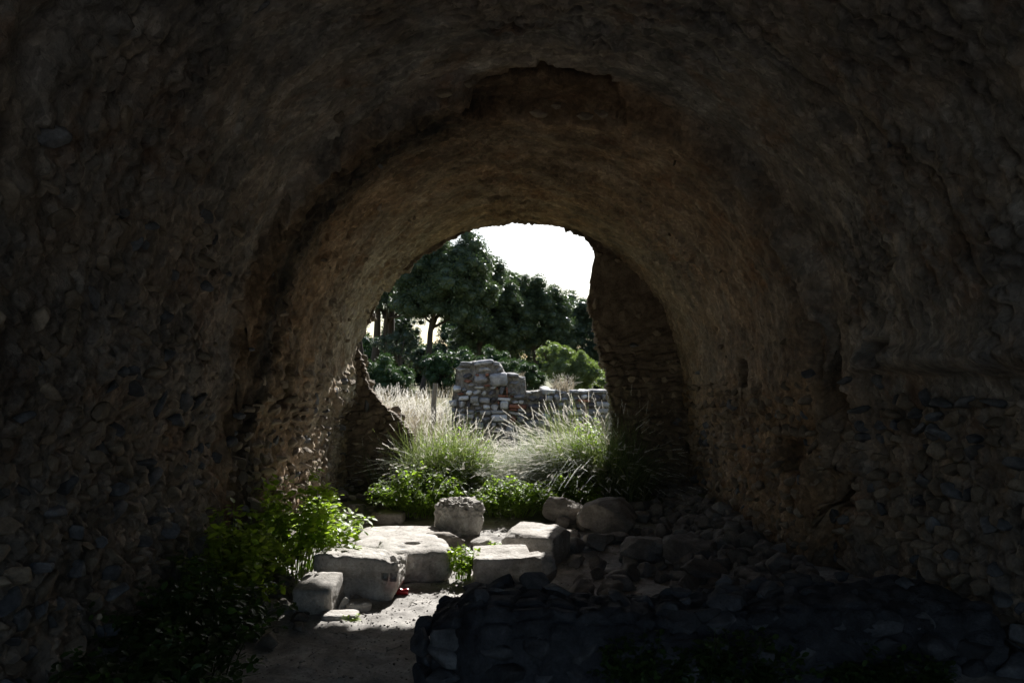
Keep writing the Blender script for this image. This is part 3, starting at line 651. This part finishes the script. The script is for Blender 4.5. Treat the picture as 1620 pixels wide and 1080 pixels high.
# crushed red can
can = empty('drink_can', (*G(636, 941)[:2], .03), 'crushed red drink can lying at the foot of the carved block', 'can')
can.scale = (.85, .85, .85); nA, nL = 20, 12; a = np.linspace(0, 2*np.pi, nA, endpoint=False); l = np.linspace(-.06, .06, nL)
rad_ = np.interp(l, [-.06, -.055, -.045, .045, .053, .06], [.024, .029, .033, .033, .029, .023])
Vc = np.array([[l[i], rad_[i]*math.cos(t), rad_[i]*math.sin(t)*(.8 if math.sin(t) > 0 else .95)-.011*math.exp(-((l[i]-.01)/.02)**2)*(math.sin(t) > 0)] for i in range(nL) for t in a])
Fc = np.array([[i*nA+j, i*nA+(j+1) % nA, (i+1)*nA+(j+1) % nA, (i+1)*nA+j] for i in range(nL-1) for j in range(nA)])
M['red'] = plain_mat('red_can', (0.3, 0.012, 0.015), 0.3, 0.2); M['tin'] = plain_mat('tin', (0.6, 0.6, 0.6), 0.25, 1.0)
link('body', mesh_np('can', Vc, Fc), M['red'], can)
for s, i0 in ((-1, 0), (1, nL-1)):
    vv = np.concatenate([Vc[i0*nA:(i0+1)*nA], [[l[i0]-s*.004, 0, -.002]]]); link('lid', mesh_np('lid', vv, np.array([[j, (j+1) % nA, nA] for j in range(nA)])), M['tin'], can)
can.rotation_euler = (0, 0, -.15)

# ------------------------------------------------------------------ plants
LEAF_V = np.array([(0, 0, 0), (.28, .32, .04), (.30, .68, .05), (0, 1, -.06), (-.30, .68, .05), (-.28, .32, .04), (0, .5, -.02)]); LEAF_V[:, 0] *= .95
LEAF_F = np.array([(0, 1, 6), (1, 2, 6), (2, 3, 6), (3, 4, 6), (4, 5, 6), (5, 0, 6)])
leaf_meshes = {}
def leaf_mesh(mat):
    if mat.name not in leaf_meshes:
        me = mesh_np('leaf', LEAF_V, LEAF_F); me.materials.append(mat); leaf_meshes[mat.name] = me
    return leaf_meshes[mat.name]
def orient(d, up_jit, n, r):
    """matrices whose Y axis runs along d (n,3) with a jittered upward normal"""
    y = d/np.linalg.norm(d, axis=1)[:, None]; up = np.array([0, 0, 1.])+r.normal(0, up_jit, (n, 3))
    x = np.cross(y, up); x /= np.linalg.norm(x, axis=1)[:, None]+1e-9; z = np.cross(x, y); return np.stack([x, y, z], 2)
def tubes(paths, radii, sides=4):
    V_, F_, off = [], [], 0
    for pth, r0 in zip(paths, radii):
        m = len(pth); d = np.gradient(pth, axis=0); d /= np.linalg.norm(d, axis=1)[:, None]+1e-9
        ref = np.array([1, .2, .1]) if abs(d[0][0]) < .8 else np.array([0, 1, .1]); x = np.cross(d, ref); x /= np.linalg.norm(x, axis=1)[:, None]; y = np.cross(d, x)
        rr_ = r0*np.linspace(1, .3, m) if np.isscalar(r0) else r0
        a = np.linspace(0, 2*np.pi, sides, endpoint=False)
        ringv = pth[:, None]+(x[:, None]*np.cos(a)[None, :, None]+y[:, None]*np.sin(a)[None, :, None])*np.asarray(rr_)[:, None, None]
        V_.append(ringv.reshape(-1, 3)); i = np.arange(m-1)[:, None]*sides; j = np.arange(sides)[None]; k = (j+1) % sides
        F_.append(np.stack([i+j, i+k, i+sides+k, i+sides+j], -1).reshape(-1, 4)+off); off += m*sides
    return np.concatenate(V_), np.concatenate(F_)
def bush(name, c, rx, ry, h, nst, lps, ls, mat, label, cat, group, seed, singles=0, spread=1.0, ridged=.35):
    r = np.random.default_rng(seed); c = np.array(c, float); root = empty(name, tuple(c), label, cat, group)
    paths = []; lp, ld = [], []
    for i in range(nst):
        a = r.uniform(0, 2*np.pi); q = math.sqrt(r.random())
        b = np.array([math.cos(a)*rx*.45*q, math.sin(a)*ry*.45*q, 0]); q2 = math.sqrt(r.random())
        tip = np.array([math.cos(a+r.normal(0, .4))*rx*q2*spread, math.sin(a+r.normal(0, .4))*ry*q2*spread, h*(1-.55*q2*q2)*r.uniform(.6, 1.08)])
        t = np.linspace(0, 1, 7)[:, None]; mid = b*.6+tip*.4+np.array([0, 0, h*.25]); pth = (1-t)**2*b+2*t*(1-t)*mid+t*t*tip; paths.append(pth)
        tl = r.uniform(.18, 1.0, lps)**.8; xi = tl*6; i0 = np.minimum(xi.astype(int), 5); f = (xi-i0)[:, None]
        pp = pth[i0]*(1-f)+pth[i0+1]*f; lp.append(pp); az = r.uniform(0, 2*np.pi, lps)
        ld.append(np.stack([np.cos(az), np.sin(az), r.normal(-.1, .4, lps)], 1))
    lp = np.concatenate(lp); ld = np.concatenate(ld); n = len(lp); s = ls*r.uniform(.5, 1.25, n)
    lp = lp+ld*.012
    Mx = orient(ld, ridged, n, r)*s[:, None, None]
    v, f = tubes(paths, [.0035]*nst, 4); link('stems', mesh_np('stems', v, f), mat, root)
    order = np.argsort(-(s*(1+.5*(lp[:, 2]/h))-.02*lp[:, 1])); top = order[:singles]; rest = order[singles:]
    lm = leaf_mesh(mat)
    for i in top:
        o = bpy.data.objects.new('leaf', lm); C.objects.link(o); o.parent = root
        m = np.eye(4); m[:3, :3] = Mx[i]; m[:3, 3] = lp[i]; o.matrix_local = Matrix(m.tolist())
    v, f = stamp(LEAF_V, LEAF_F, Mx[rest], lp[rest]); link('foliage', mesh_np('foliage', v, f), mat, root, kind='stuff')
    return root
BG = 'leafy bushes under the left wall'
bush('leafy_bush', (-1.64, 6.12, .05), .54, .40, .84, 110, 26, .062, M['leaf'], 'bright sunlit green bush beside the carved block', 'bush', BG, 1, 300)
bush('leafy_bush', (-1.80, 5.2, .03), .36, .5, .72, 90, 26, .058, M['leaf'], 'bush in shade just left of the tilted block, sprigs catching the sun', 'bush', BG, 2, 200)
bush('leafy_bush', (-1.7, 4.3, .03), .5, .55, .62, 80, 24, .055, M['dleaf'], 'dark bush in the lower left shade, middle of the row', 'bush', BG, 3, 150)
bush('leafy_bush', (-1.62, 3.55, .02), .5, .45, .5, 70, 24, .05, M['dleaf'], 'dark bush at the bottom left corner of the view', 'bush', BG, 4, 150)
BW = 'weeds growing on the low rubble wall'
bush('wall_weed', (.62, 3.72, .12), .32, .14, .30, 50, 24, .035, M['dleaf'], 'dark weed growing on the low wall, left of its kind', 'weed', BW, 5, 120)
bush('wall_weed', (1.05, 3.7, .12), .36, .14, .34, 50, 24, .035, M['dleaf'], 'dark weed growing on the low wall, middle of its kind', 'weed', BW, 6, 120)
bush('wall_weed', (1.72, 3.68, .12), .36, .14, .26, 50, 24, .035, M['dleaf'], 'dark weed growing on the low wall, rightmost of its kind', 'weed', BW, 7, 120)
SW = 'small weeds among the blocks'
g = G(731, 922); bush('leafy_weed', (g[0], g[1]+.1, 0), .15, .13, .36, 26, 14, .05, M['leaf'], 'bright sunlit weed growing between the blocks', 'weed', SW, 8, 200)
g = G(790, 875); bush('leafy_weed', (g[0], g[1], .0), .13, .10, .14, 14, 10, .045, M['leaf'], 'small low weed behind the white topped block', 'weed', SW, 9, 80)
g = G(554, 984); bush('leafy_weed', (g[0], g[1], 0), .06, .05, .07, 12, 10, .022, M['leaf'], 'tiny tuft beside the thin flat slab', 'weed', SW, 10, 40)
US = 'leafy undergrowth at the foot of the grass'
bush('undergrowth', (-.98, 8.6, .08), .6, .42, .55, 130, 34, .042, M['weed'], 'low leafy undergrowth left of the pitted boulder', 'undergrowth', US, 11, 0)
bush('undergrowth', (-.02, 8.6, .08), .6, .42, .42, 130, 34, .04, M['weed'], 'low leafy undergrowth between the pitted boulder and the right clump', 'undergrowth', US, 12, 0)
bush('undergrowth', (-.05, 9.7, .08), .5, .4, .5, 90, 28, .035, M['weed'], 'leafy growth filling the dip between the grass clumps', 'undergrowth', US, 16, 0)
bush('undergrowth', (.62, 8.75, .08), .42, .36, .45, 80, 30, .038, M['weed'], 'low leafy growth at the foot of the right grass clump', 'undergrowth', US, 15, 0)
bush('undergrowth', (-.62, 9.25, .1), .5, .4, .95, 90, 34, .035, M['weed'], 'leafy sprays mixed into the left grass clump', 'undergrowth', US, 14, 0)
bush('undergrowth', (.85, 9.35, .1), .45, .4, 1.0, 110, 34, .036, M['weed'], 'leafy green growth inside the right grass clump by the reveal', 'undergrowth', US, 13, 0)

def blades(base, az, L, bend, w, K=6, sway=None):
    n = len(base); t = np.linspace(0, 1, K+1)[None]
    hr = L[:, None]*(bend[:, None]*t**2*.85+.04*t); hz = L[:, None]*(t-bend[:, None]*.62*t**2.4)
    P_ = np.stack([base[:, 0:1]+np.cos(az)[:, None]*hr, base[:, 1:2]+np.sin(az)[:, None]*hr, base[:, 2:3]+hz], -1)
    hr = hr*(1+.0*t); P_ = P_+.035*np.stack([np.sin(t*7+az[:, None]*9), np.cos(t*6+az[:, None]*5), 0*t+0*az[:, None]], -1)*t[..., None]
    wa = az+np.pi/2+rng.normal(0, .9, n); az = az+0; ww = w[:, None]*(1-t**1.6)*.5+.0006
    off = np.stack([np.cos(wa)[:, None]*ww, np.sin(wa)[:, None]*ww, 0*ww], -1)
    V = np.stack([P_-off, P_+off], 2).reshape(-1, 3)
    i = (np.arange(n)*(K+1)*2)[:, None]+(np.arange(K)*2)[None]; F = np.stack([i, i+1, i+3, i+2], -1).reshape(-1, 4)
    return V, F, P_
# feathery seed head: bristles round a short axis
pl_ = []; pf = []; o_i = 0; rp = np.random.default_rng(5)
for k in range(34):
    t = k/34; a = rp.uniform(0, 6.28); L_ = .16*(1-.4*t); c_ = np.array([0, t*.8, 0]); d_ = np.array([math.cos(a)*.6, .8, math.sin(a)*.6])
    w_ = np.array([-math.sin(a), 0, math.cos(a)])*.011
    pl_ += [c_-w_, c_+w_, c_+d_*L_]; pf.append((o_i, o_i+1, o_i+2)); o_i += 3
PLUME_V, PLUME_F = np.array(pl_), np.array(pf)
def grass_clump(name, c, rad, n, L, bend, label, mat, group, seed, lean=None, plume=.3, w=.007, pls=.16, cat='grass clump', pmat='plume'):
    global rng; rng = np.random.default_rng(seed); r = rng; c = np.array(c, float); root = empty(name, tuple(c), label, cat, group)
    a = r.uniform(0, 6.283, n); q = np.sqrt(r.random(n))*rad
    b = np.stack([np.cos(a)*q, np.sin(a)*q*.7, np.zeros(n)], 1); az = np.where(r.random(n) < .35, a+r.normal(0, .9, n), r.uniform(0, 6.283, n))
    if lean is not None:
        m = r.random(n) < lean[1]; az = np.where(m, lean[0]+r.normal(0, .5, n), az)
    Ls = L*r.uniform(.45, 1.1, n); bd = np.clip(r.normal(bend, .33, n), .05, 1.2)
    v, f, pts_ = blades(b, az, Ls, bd, w*r.uniform(.6, 1.4, n)); link('blades', mesh_np('blades', v, f), mat, root, kind='stuff')
    m = r.random(n) < plume*np.clip(Ls/L, .3, 1)
    if m.any():
        tip = pts_[m, -1]; d_ = tip-pts_[m, -2]; k = len(tip); s = pls*r.uniform(.6, 1.2, k); Mx = orient(d_, .3, k, r)*s[:, None, None]
        v, f = stamp(PLUME_V, PLUME_F, Mx, tip-d_/np.linalg.norm(d_, axis=1)[:, None]*.01); link('seed_heads', mesh_np('seed_heads', v, f, False), M[pmat], root, kind='stuff')
    return root
GG = 'tall grass clumps in the broken opening'
grass_clump('grass_clump', (-.80, 9.35, .08), .44, 3600, 1.02, .55, 'tall green grass clump with pale seed heads, left side of the opening', M['grass'], GG, 21, plume=.16, w=.006)
grass_clump('grass_clump', (.95, 9.45, .1), .58, 4600, 1.2, .72, 'arching silvery grass clump, right side of the opening', M['grass'], GG, 22, lean=(math.pi, .5), plume=.3, w=.0055)
grass_clump('grass_clump', (-.5, 9.5, .1), .38, 1900, .78, .6, 'lower green grass between the left clump and the dip', M['grass'], GG, 23, plume=.2, w=.006)
grass_clump('grass_clump', (.38, 9.7, .1), .38, 1900, .80, .6, 'lower grass between the dip and the right clump', M['grass'], GG, 28, lean=(math.pi, .5), plume=.25, w=.006)
grass_clump('grass_clump', (1.25, 9.0, .1), .3, 260, 1.1, .85, 'sparse dark blades arching in the shade at the right reveal', M['grass'], GG, 24, lean=(0.1, .6), plume=.05)
grass_clump('grass_clump', (-1.35, 9.2, .1), .25, 120, .95, .8, 'few long blades arching into the vault at the left reveal', M['grass'], GG, 25, lean=(math.pi, .8), plume=.3)
grass_clump('straw_tuft', (1.25, 11.6, .12), .4, 700, 1.15, .8, 'dry straw tuft drooping before the low far wall', M['dgrass'], 'dry tufts by the far wall', 26, plume=.2)
grass_clump('straw_tuft', (-.9, 12.3, .2), .4, 600, .8, .7, 'dry tufts at the foot of the ruined pier', M['dgrass'], 'dry tufts by the far wall', 27, plume=.25)
# field of tall dry grass, left beyond the wall
def field(name, n, x0, x1, y0, y1, L, label, mat, seed, plume, pmat='plume', w=.006):
    global rng; rng = np.random.default_rng(seed); r = rng; x = r.uniform(x0, x1, n); y = r.uniform(y0, y1, n)
    b = np.stack([x, y, gz(x, y)], 1); Ls = L*r.uniform(.5, 1.1, n)
    v, f, pts_ = blades(b, r.uniform(0, 6.28, n), Ls, np.clip(r.normal(.25, .2, n), .02, .9), w*r.uniform(.6, 1.4, n), 4)
    o = tag(link(name, mesh_np(name, v, f), mat, kind='stuff'), label, 'grass')
    m = r.random(n) < plume; tip = pts_[m, -1]; d_ = tip-pts_[m, -2]; k = len(tip); s = .15*r.uniform(.6, 1.3, k)
    Mx = orient(d_, .3, k, r)*s[:, None, None]; v, f = stamp(PLUME_V*np.array([1.6, 1, 1.6]), PLUME_F, Mx, tip)
    tag(link('grass_heads', mesh_np('heads', v, f, False), M[pmat], kind='stuff'), 'seed heads of the '+label, 'grass')
field('dry_grass', 3000, -4.0, -1.15, 12.4, 15.3, .82, 'tall dry straw coloured grass left of the ruined pier', M['dgrass'], 31, .5)
field('meadow_grass', 5000, -4, 4, 10.2, 15.3, .34, 'green meadow grass before the ruined wall', M['grass'], 32, .15)
field('far_grass', 3500, -14, 14, 17, 36, .8, 'rough grass beyond the ruined wall', M['dgrass'], 33, .1, w=.012)

# ------------------------------------------------------------------ ruined wall beyond the arch
YR = 15.5
def rp_(x, y): return P(640+x/4.765, 540+y/4.765, YR)
ruin = empty('ruined_wall', (.3, YR+.3, .1), 'ruined stone and brick pier stepping down to a low wall beyond the grass', 'wall')
ol = [(350, 1000), (350, 500), (345, 440), (372, 385), (366, 335), (392, 315), (388, 192), (430, 155), (520, 140), (665, 143), (712, 158), (742, 200), (765, 235), (850, 242), (912, 280), (912, 318), (898, 375),
      (1030, 362), (1150, 360), (1240, 392), (1310, 365), (1500, 362), (1800, 372), (2300, 380), (2300, 1000)]
olx = np.array([p[0] for p in ol], float); oly = np.array([p[1] for p in ol], float)
# core as columns: top height per column, displaced
cols = np.linspace(356, 2290, 420)
top = np.array([min([y0+(y1-y0)*((c-x0)/(x1-x0) if x1 != x0 else 0) for (x0, y0), (x1, y1) in zip(ol[:-1], ol[1:]) if min(x0, x1) <= c <= max(x0, x1) and x0 != x1] or [380]) for c in cols])
rows = 60; V_ = []
for ci, c in enumerate(cols):
    tz = rp_(c, top[ci]+7)[2]; x = rp_(c, 300)[0]
    for k in range(rows): V_.append((x, YR+.03, -.1+(tz+.1)*k/(rows-1)))
    for k in range(1, 12): V_.append((x, YR+.03+.6*k/11, tz))
    V_.append((x, YR+.63, -.1))
V_ = np.array(V_); nn = fbm(V_, 5, 4, 81, .6); w, idv = worley(V_[:, 0], V_[:, 2], .11, 82, 1.5)
V_[:, 1] -= (.035*nn+.03*(w-.5))*(V_[:, 1] < YR+.1); V_[:, 2] += .035*nn*(V_[:, 2] > .5); V_[:, 0] += .015*nn
nc = rows+12
link('core', mesh_np('core', rel(V_, ruin), grid_faces(len(cols), nc)[:, ::-1]), M['r_mortar'], ruin)
for e in (0, len(cols)-1):
    ev = V_.reshape(len(cols), nc, 3)[e]; cx_ = np.array([ev[:, 0].mean(), YR+.35, .5]); link('end_face', mesh_np('endf', rel(np.concatenate([ev, [cx_]]), ruin), np.array([[i, i+1, nc] for i in range(nc-1)])), M['r_mortar'], ruin)
ST = """520,140,665,180,g 430,152,520,190,g 665,157,715,190,g 383,188,517,236,g 525,183,660,238,g 662,188,745,235,g 440,240,512,285,d 517,242,630,322,g 650,238,775,332,g 780,262,918,335,g
775,238,850,264,g 445,287,515,310,b 612,240,635,262,b 360,330,428,380,l 432,350,470,378,g 470,318,530,340,g 458,368,515,408,w 520,360,580,405,l 582,368,625,410,l 630,362,692,412,d
708,340,765,402,g 410,412,482,443,w 398,383,455,405,b 497,412,557,460,l 562,423,642,460,g 645,418,697,468,d 705,422,797,445,w 705,403,780,420,b 765,345,780,400,b 403,448,465,500,g
467,445,507,505,d 512,460,562,485,l 525,486,580,515,g 585,470,645,517,w 648,472,710,517,l 700,445,716,475,b 720,448,780,510,l 395,505,460,535,l 465,515,520,540,l 525,518,575,532,g
345,445,395,490,l 345,490,392,540,g 790,445,872,470,g 862,443,897,470,l 785,472,875,500,b 878,475,920,512,b 790,503,850,518,b 855,505,905,530,l 780,380,840,402,g 797,408,825,420,b
825,405,900,430,g 655,550,768,602,w 570,520,650,555,l 655,518,765,545,l 580,560,650,610,g 695,605,765,640,l 655,612,690,640,l 790,560,845,610,b 790,525,900,555,l 850,560,900,605,g
668,645,755,685,g 760,620,830,690,l 600,615,650,650,g 895,375,960,405,l 960,372,1025,400,g 1030,350,1100,392,l 1100,362,1150,395,l 1150,382,1240,405,g 1245,365,1310,395,g 1315,358,1400,388,l
1405,362,1500,390,g 1500,360,1560,395,g 930,412,1000,452,d 1005,415,1060,455,d 1065,408,1115,445,g 1120,400,1170,445,g 1175,420,1235,450,g 1240,415,1310,450,g 1335,405,1370,432,w
1372,400,1410,430,l 1310,435,1400,455,b 1415,400,1480,450,d 1485,400,1550,440,g 925,462,1045,520,d 1065,458,1150,510,d 1155,455,1210,500,g 1220,470,1290,510,g 1295,465,1360,505,g
1370,460,1440,500,d 1445,455,1550,495,g 915,525,975,582,d 1012,540,1100,592,w 980,525,1010,570,g 1105,515,1200,560,g 1205,520,1280,565,g 1285,515,1350,555,l 1355,510,1450,550,g
1455,505,1550,540,g 905,590,1000,640,g 1005,600,1080,640,g 1085,570,1180,620,g 1185,575,1270,620,d 1275,565,1360,610,g 1365,560,1450,600,l 1455,550,1550,590,g 400,545,460,580,g
465,548,520,580,l 525,560,572,600,g 405,590,470,640,d 475,590,530,635,g 535,608,595,655,l 780,260,790,262,b 534,247,560,256,b 640,250,652,300,l 690,345,706,360,b 640,340,700,358,l 530,342,600,358,l 600,325,640,340,b""".split()
CM = {'g': 'r_grey', 'd': 'r_dark', 'w': 'r_white', 'l': 'r_light', 'b': 'r_brick'}
rk = random.Random(4); n0 = len(TPL); TPL += [rock_verts(3, (1, 1, 1), 7, .07, 2.2, 400+i, 4, 4, (.86, .97)) for i in range(6)]
for s in ST:
    x0, y0, x1, y1, m = s.split(','); x0, y0, x1, y1 = map(float, (x0, y0, x1, y1))
    if x1-x0 < 12 or y1-y0 < 6: continue
    a, b = rp_(x0, y1), rp_(x1, y0); c = (a+b)/2; d = b-a
    o = bpy.data.objects.new('brick' if m == 'b' else 'stone', tpl_mesh(n0+rk.randrange(6) if m != 'd' and rk.random() < .55 else rk.randrange(10), M[CM[m]])); C.objects.link(o); o.parent = ruin
    mm = np.eye(4); dp = .30 if (y1-y0) > 40 else .2
    top_ = y0 < 200 or (x0 > 890 and y0 < 385) or (770 < x0 and y0 < 270)
    if top_: dp = .5
    mm[:3, :3] = euler_m(rk.gauss(0, .06), rk.gauss(0, .09), rk.gauss(0, .12))@np.diag([d[0]*1.02, dp, d[2]*1.04]); mm[:3, 3] = c+np.array([0, .17 if top_ else dp*.12-.03, 0])-np.array(ruin.location); o.matrix_local = Matrix(mm.tolist())
# white dry plant on the low wall, posts
grass_clump('dry_plant', tuple(rp_(1200, 385)+np.array([0, .3, 0])), .22, 220, .34, .3, 'pale dry plant tufted on top of the low far wall', M['dgrass'], None, 41, plume=.9, pls=.07, cat='plant')
grass_clump('dry_plant', tuple(rp_(870, 262)+np.array([0, .3, 0])), .1, 30, .1, .3, 'tiny dry sprigs on the step of the ruined pier', M['dgrass'], None, 42, plume=.5, pls=.03, cat='plant')
post = tubes([np.array([P(686, 668, 13.2)*np.array([1, 1, 0]), P(686, 640, 13.2), P(689, 606, 13.2)])], [np.array([.045, .043, .04])], 8)
o = tag(link('wooden_post', mesh_np('post', *post), M['wood']), 'weathered grey wooden post standing in the dry grass', 'post')

# ------------------------------------------------------------------ trees beyond
def tuft_template(seed, n=560, flat=.85, needle=.14):
    r = np.random.default_rng(seed); d = r.normal(0, 1, (n, 3)); d /= np.linalg.norm(d, axis=1)[:, None]
    d[:, 2] = np.where(d[:, 2] < -.8, -d[:, 2], d[:, 2])
    rad = r.uniform(.70, 1.08, n)*(1+.30*fbm(d, 2.2, 3, seed)); p = d*rad[:, None]*np.array([1, 1, flat])
    dirs = d+r.normal(0, .45, (n, 3)); T = orient(dirs, 1.0, n, r)*needle
    tv = np.array([(-.32, 0, 0), (.32, 0, 0), (.1, 1.2, .1), (-.22, .9, -.1)]); return stamp(tv, np.array([[0, 1, 2, 3]]), T*r.uniform(.6, 1.4, n)[:, None, None], p)
TUFTS = []
for s in range(5):
    v, f = tuft_template(s); cv, cf = ico(3); cv = cv*np.array([.60, .60, .50])*(1+.30*fbm(cv, 2.2, 3, s))[:, None]
    tri = np.concatenate([f[:, [0, 1, 2]], cf+len(v)]); TUFTS.append((np.concatenate([v, cv]), tri))
def pine(name, px, py, rx, ry, Y, lumps, mat, label, group, seed, trunk_px=None, lump=.085, low=-.6, cat='tree', hollow=.55):
    r = np.random.default_rng(seed); c = P(px, py, Y); RX, RZ = rx*Y/1260, ry*Y/1260; RY = RX*.8
    g0 = float(gz(c[0], Y)[0]); root = empty(name, (c[0], Y, g0), label, cat, group)
    Vs, Fs, off = [], [], 0; cent = []
    for k in range(lumps):
        while True:
            d = r.normal(0, 1, 3); d /= np.linalg.norm(d)
            if d[2] > low: break
        q = r.uniform(hollow, 1.0); p = d*q*np.array([RX, RY, RZ]); p *= (1+.14*math.sin(3*d[0]+seed)+.1*math.sin(7*d[0]+4*d[2]+seed)); cent.append(p)
        s = lump*RX*2*r.uniform(.5, 1.0)**1.0*r.choice([.8, 1.1, 1.5]); tv, tf = TUFTS[k % 5]; a = r.uniform(0, 6.28)
        m = np.array([[math.cos(a), -math.sin(a), 0], [math.sin(a), math.cos(a), 0], [0, 0, 1]])*s
        Vs.append(tv@m.T+p+c-np.array([c[0], Y, g0])); Fs.append(tf+off); off += len(tv)
    link('crown', mesh_np('crown', np.concatenate(Vs), np.concatenate(Fs), False), mat, root)
    tx = 0 if trunk_px is None else P(trunk_px, py, Y)[0]-c[0]
    H = c[2]-g0; fork = np.array([tx*.5, 0, H-RZ*.45]); base = np.array([tx, 0, -.2]); tr = .028*H+.08
    paths = [np.array([base, base*.6+fork*.4+np.array([.15, 0, 0]), base*.2+fork*.8, fork])]; rad = [np.array([tr, tr*.8, tr*.7, tr*.6])]
    for k in range(9):
        e = cent[k*max(1, lumps//9) % lumps]*.85+np.array([0, 0, H]); mid = fork*.5+e*.5+np.array([0, 0, -.4]); paths.append(np.array([fork-np.array([0, 0, r.uniform(0, .8)]), mid, e])); rad.append(np.array([tr*.42, tr*.3, tr*.12]))
    v, f = tubes(paths, rad, 7); link('trunk', mesh_np('trunk', v, f), M['bark'], root); return root
TG = 'pines rising beyond the ruined wall'
pine('pine_tree', 700, 465, 86, 86, 52, 470, M['pine'], 'tallest rounded pine, its crown left of the open sky', TG, 1, 668, low=-.55)
pine('pine_tree', 615, 480, 50, 46, 58, 150, M['pineB'], 'sparse pine on the left with sky gaps through its crown', TG, 2, 607, low=-.3)
pine('pine_tree', 625, 548, 36, 26, 50, 40, M['pineB'], 'low drooping pine under the leftmost crown', TG, 12, 640, low=-1)
pine('pine_tree', 634, 532, 36, 38, 62, 170, M['pineB'], 'dark pine mass closing the view left of the small patch of sky', TG, 14, 645, low=-1, hollow=.2)
pine('pine_tree', 742, 548, 44, 46, 63, 190, M['pineB'], 'dark pine mass closing the view right of the small patch of sky', TG, 15, 745, low=-1, hollow=.2)
pine('pine_tree', 680, 570, 50, 28, 54, 130, M['pineB'], 'low dark pine under the small patch of sky', TG, 13, 664, low=-1, hollow=.2)
pine('pine_tree', 775, 495, 62, 84, 57, 320, M['pine'], 'second pine crown, directly behind the ruined pier', TG, 3, 745, low=-.8)
pine('pine_tree', 840, 510, 66, 84, 60, 360, M['pine'], 'third pine crown, right of the ruined pier', TG, 4, 850, low=-.8)
pine('pine_tree', 915, 535, 58, 74, 64, 260, M['pineB'], 'lowest pine crown, beside the right reveal', TG, 5, 930, low=-.8)
pine('pine_tree', 990, 550, 60, 70, 66, 60, M['pineB'], 'pine mostly behind the right reveal', TG, 6)
pine('pine_tree', 560, 490, 30, 60, 60, 30, M['pineB'], 'pine mostly hidden by the left edge of the arch', TG, 7, 575)
for px_, Yt in ((586, 58), (608, 59)):
    p0 = P(px_, 600, Yt); p1 = P(px_+12, 480, Yt); v, f = tubes([np.array([p0*np.array([1, 1, 0]), (p0+p1)/2+np.array([.2, 0, 0]), p1])], [np.array([.32, .27, .2])], 8)
    tag(link('tree_trunk', mesh_np('tt', v, f), M['bark']), 'bare dark trunk at the far left edge of the opening' if px_ < 600 else 'bare dark trunk second from the left edge of the opening', 'tree trunk', 'bare trunks at the left')
UB = 'shrubs under the pines'
def shrub(px, py, rx, ry, Y, n, mat, label, seed): pine('shrub', px, py, rx, ry, Y, int(n*1.4), M[mat], label, UB, seed, cat='shrub', low=-1, lump=.11, hollow=.3)
shrub(905, 585, 48, 38, 30, 90, 'bushfar', 'pale green sunlit shrub right of the ruined pier', 21)
shrub(875, 560, 26, 22, 31, 40, 'bushfar', 'small light olive shrub left above the pale green one', 22)
shrub(612, 605, 46, 38, 34, 70, 'bushdark', 'dark blue green shrub at the left of the opening', 23)
shrub(785, 590, 40, 42, 38, 80, 'bushdark', 'dark drooping shrub right behind the ruined pier', 24)
shrub(700, 585, 42, 34, 40, 60, 'bushdark', 'dark shrub between the post and the ruined pier', 25)
shrub(838, 600, 30, 28, 33, 50, 'bushdark', 'dark shrub in the gap right of the pier', 26)
shrub(985, 600, 40, 36, 32, 50, 'bushfar', 'green shrub behind the right reveal', 27)
# dense dark wood behind
r = np.random.default_rng(9); Vs, Fs, off = [], [], 0
for k in range(520):
    x = r.uniform(-26, 26); y = r.uniform(72, 84); hole = abs((x/y)*1260+810-680) < 24 or abs((x/y)*1260+810-596) < 18
    z = r.uniform(0, 4.0 if hole else 8.5); s = r.uniform(.7, 1.4); tv, tf = TUFTS[k % 5]; Vs.append(tv*s+np.array([x, y, z])); Fs.append(tf+off); off += len(tv)
tag(link('far_wood', mesh_np('far_wood', np.concatenate(Vs), np.concatenate(Fs), False), M['bushdark'], kind='stuff'), 'dense dark wood behind the pines', 'wood')
# a grey house seen between the trunks
hs = empty('distant_house', (-15.5, 92, 0), 'small grey house glimpsed between the trunks at the left', 'house')
def boxmesh(x0, x1, y0, y1, z0, z1):
    V = np.array([(x, y, z) for x in (x0, x1) for y in (y0, y1) for z in (z0, z1)]); F = np.array([(0, 1, 3, 2), (4, 6, 7, 5), (0, 4, 5, 1), (2, 3, 7, 6), (0, 2, 6, 4), (1, 5, 7, 3)]); return V, F
v, f = boxmesh(-4, 4, -3, 3, -.3, 4.2); link('wall', mesh_np('hw', v, f, False), M['r_light'], hs)
Vr = np.array([(-4.4, -3.4, 4.2), (4.4, -3.4, 4.2), (4.4, 3.4, 4.2), (-4.4, 3.4, 4.2), (-4.4, 0, 5.6), (4.4, 0, 5.6)])
me = bpy.data.meshes.new('roof'); me.from_pydata([tuple(q) for q in Vr], [], [(0, 1, 5, 4), (2, 3, 4, 5), (0, 4, 3), (1, 2, 5), (0, 3, 2, 1)]); link('roof', me, M['r_grey'], hs)
for wx in (-2.2, 0, 2.2):
    v, f = boxmesh(wx-.5, wx+.5, -3.04, -2.9, 1.2, 2.6); link('window', mesh_np('win', v, f, False), M['r_dark'], hs)
print('objects', len(bpy.data.objects), 'tris', sum(len(m.polygons) for m in bpy.data.meshes))
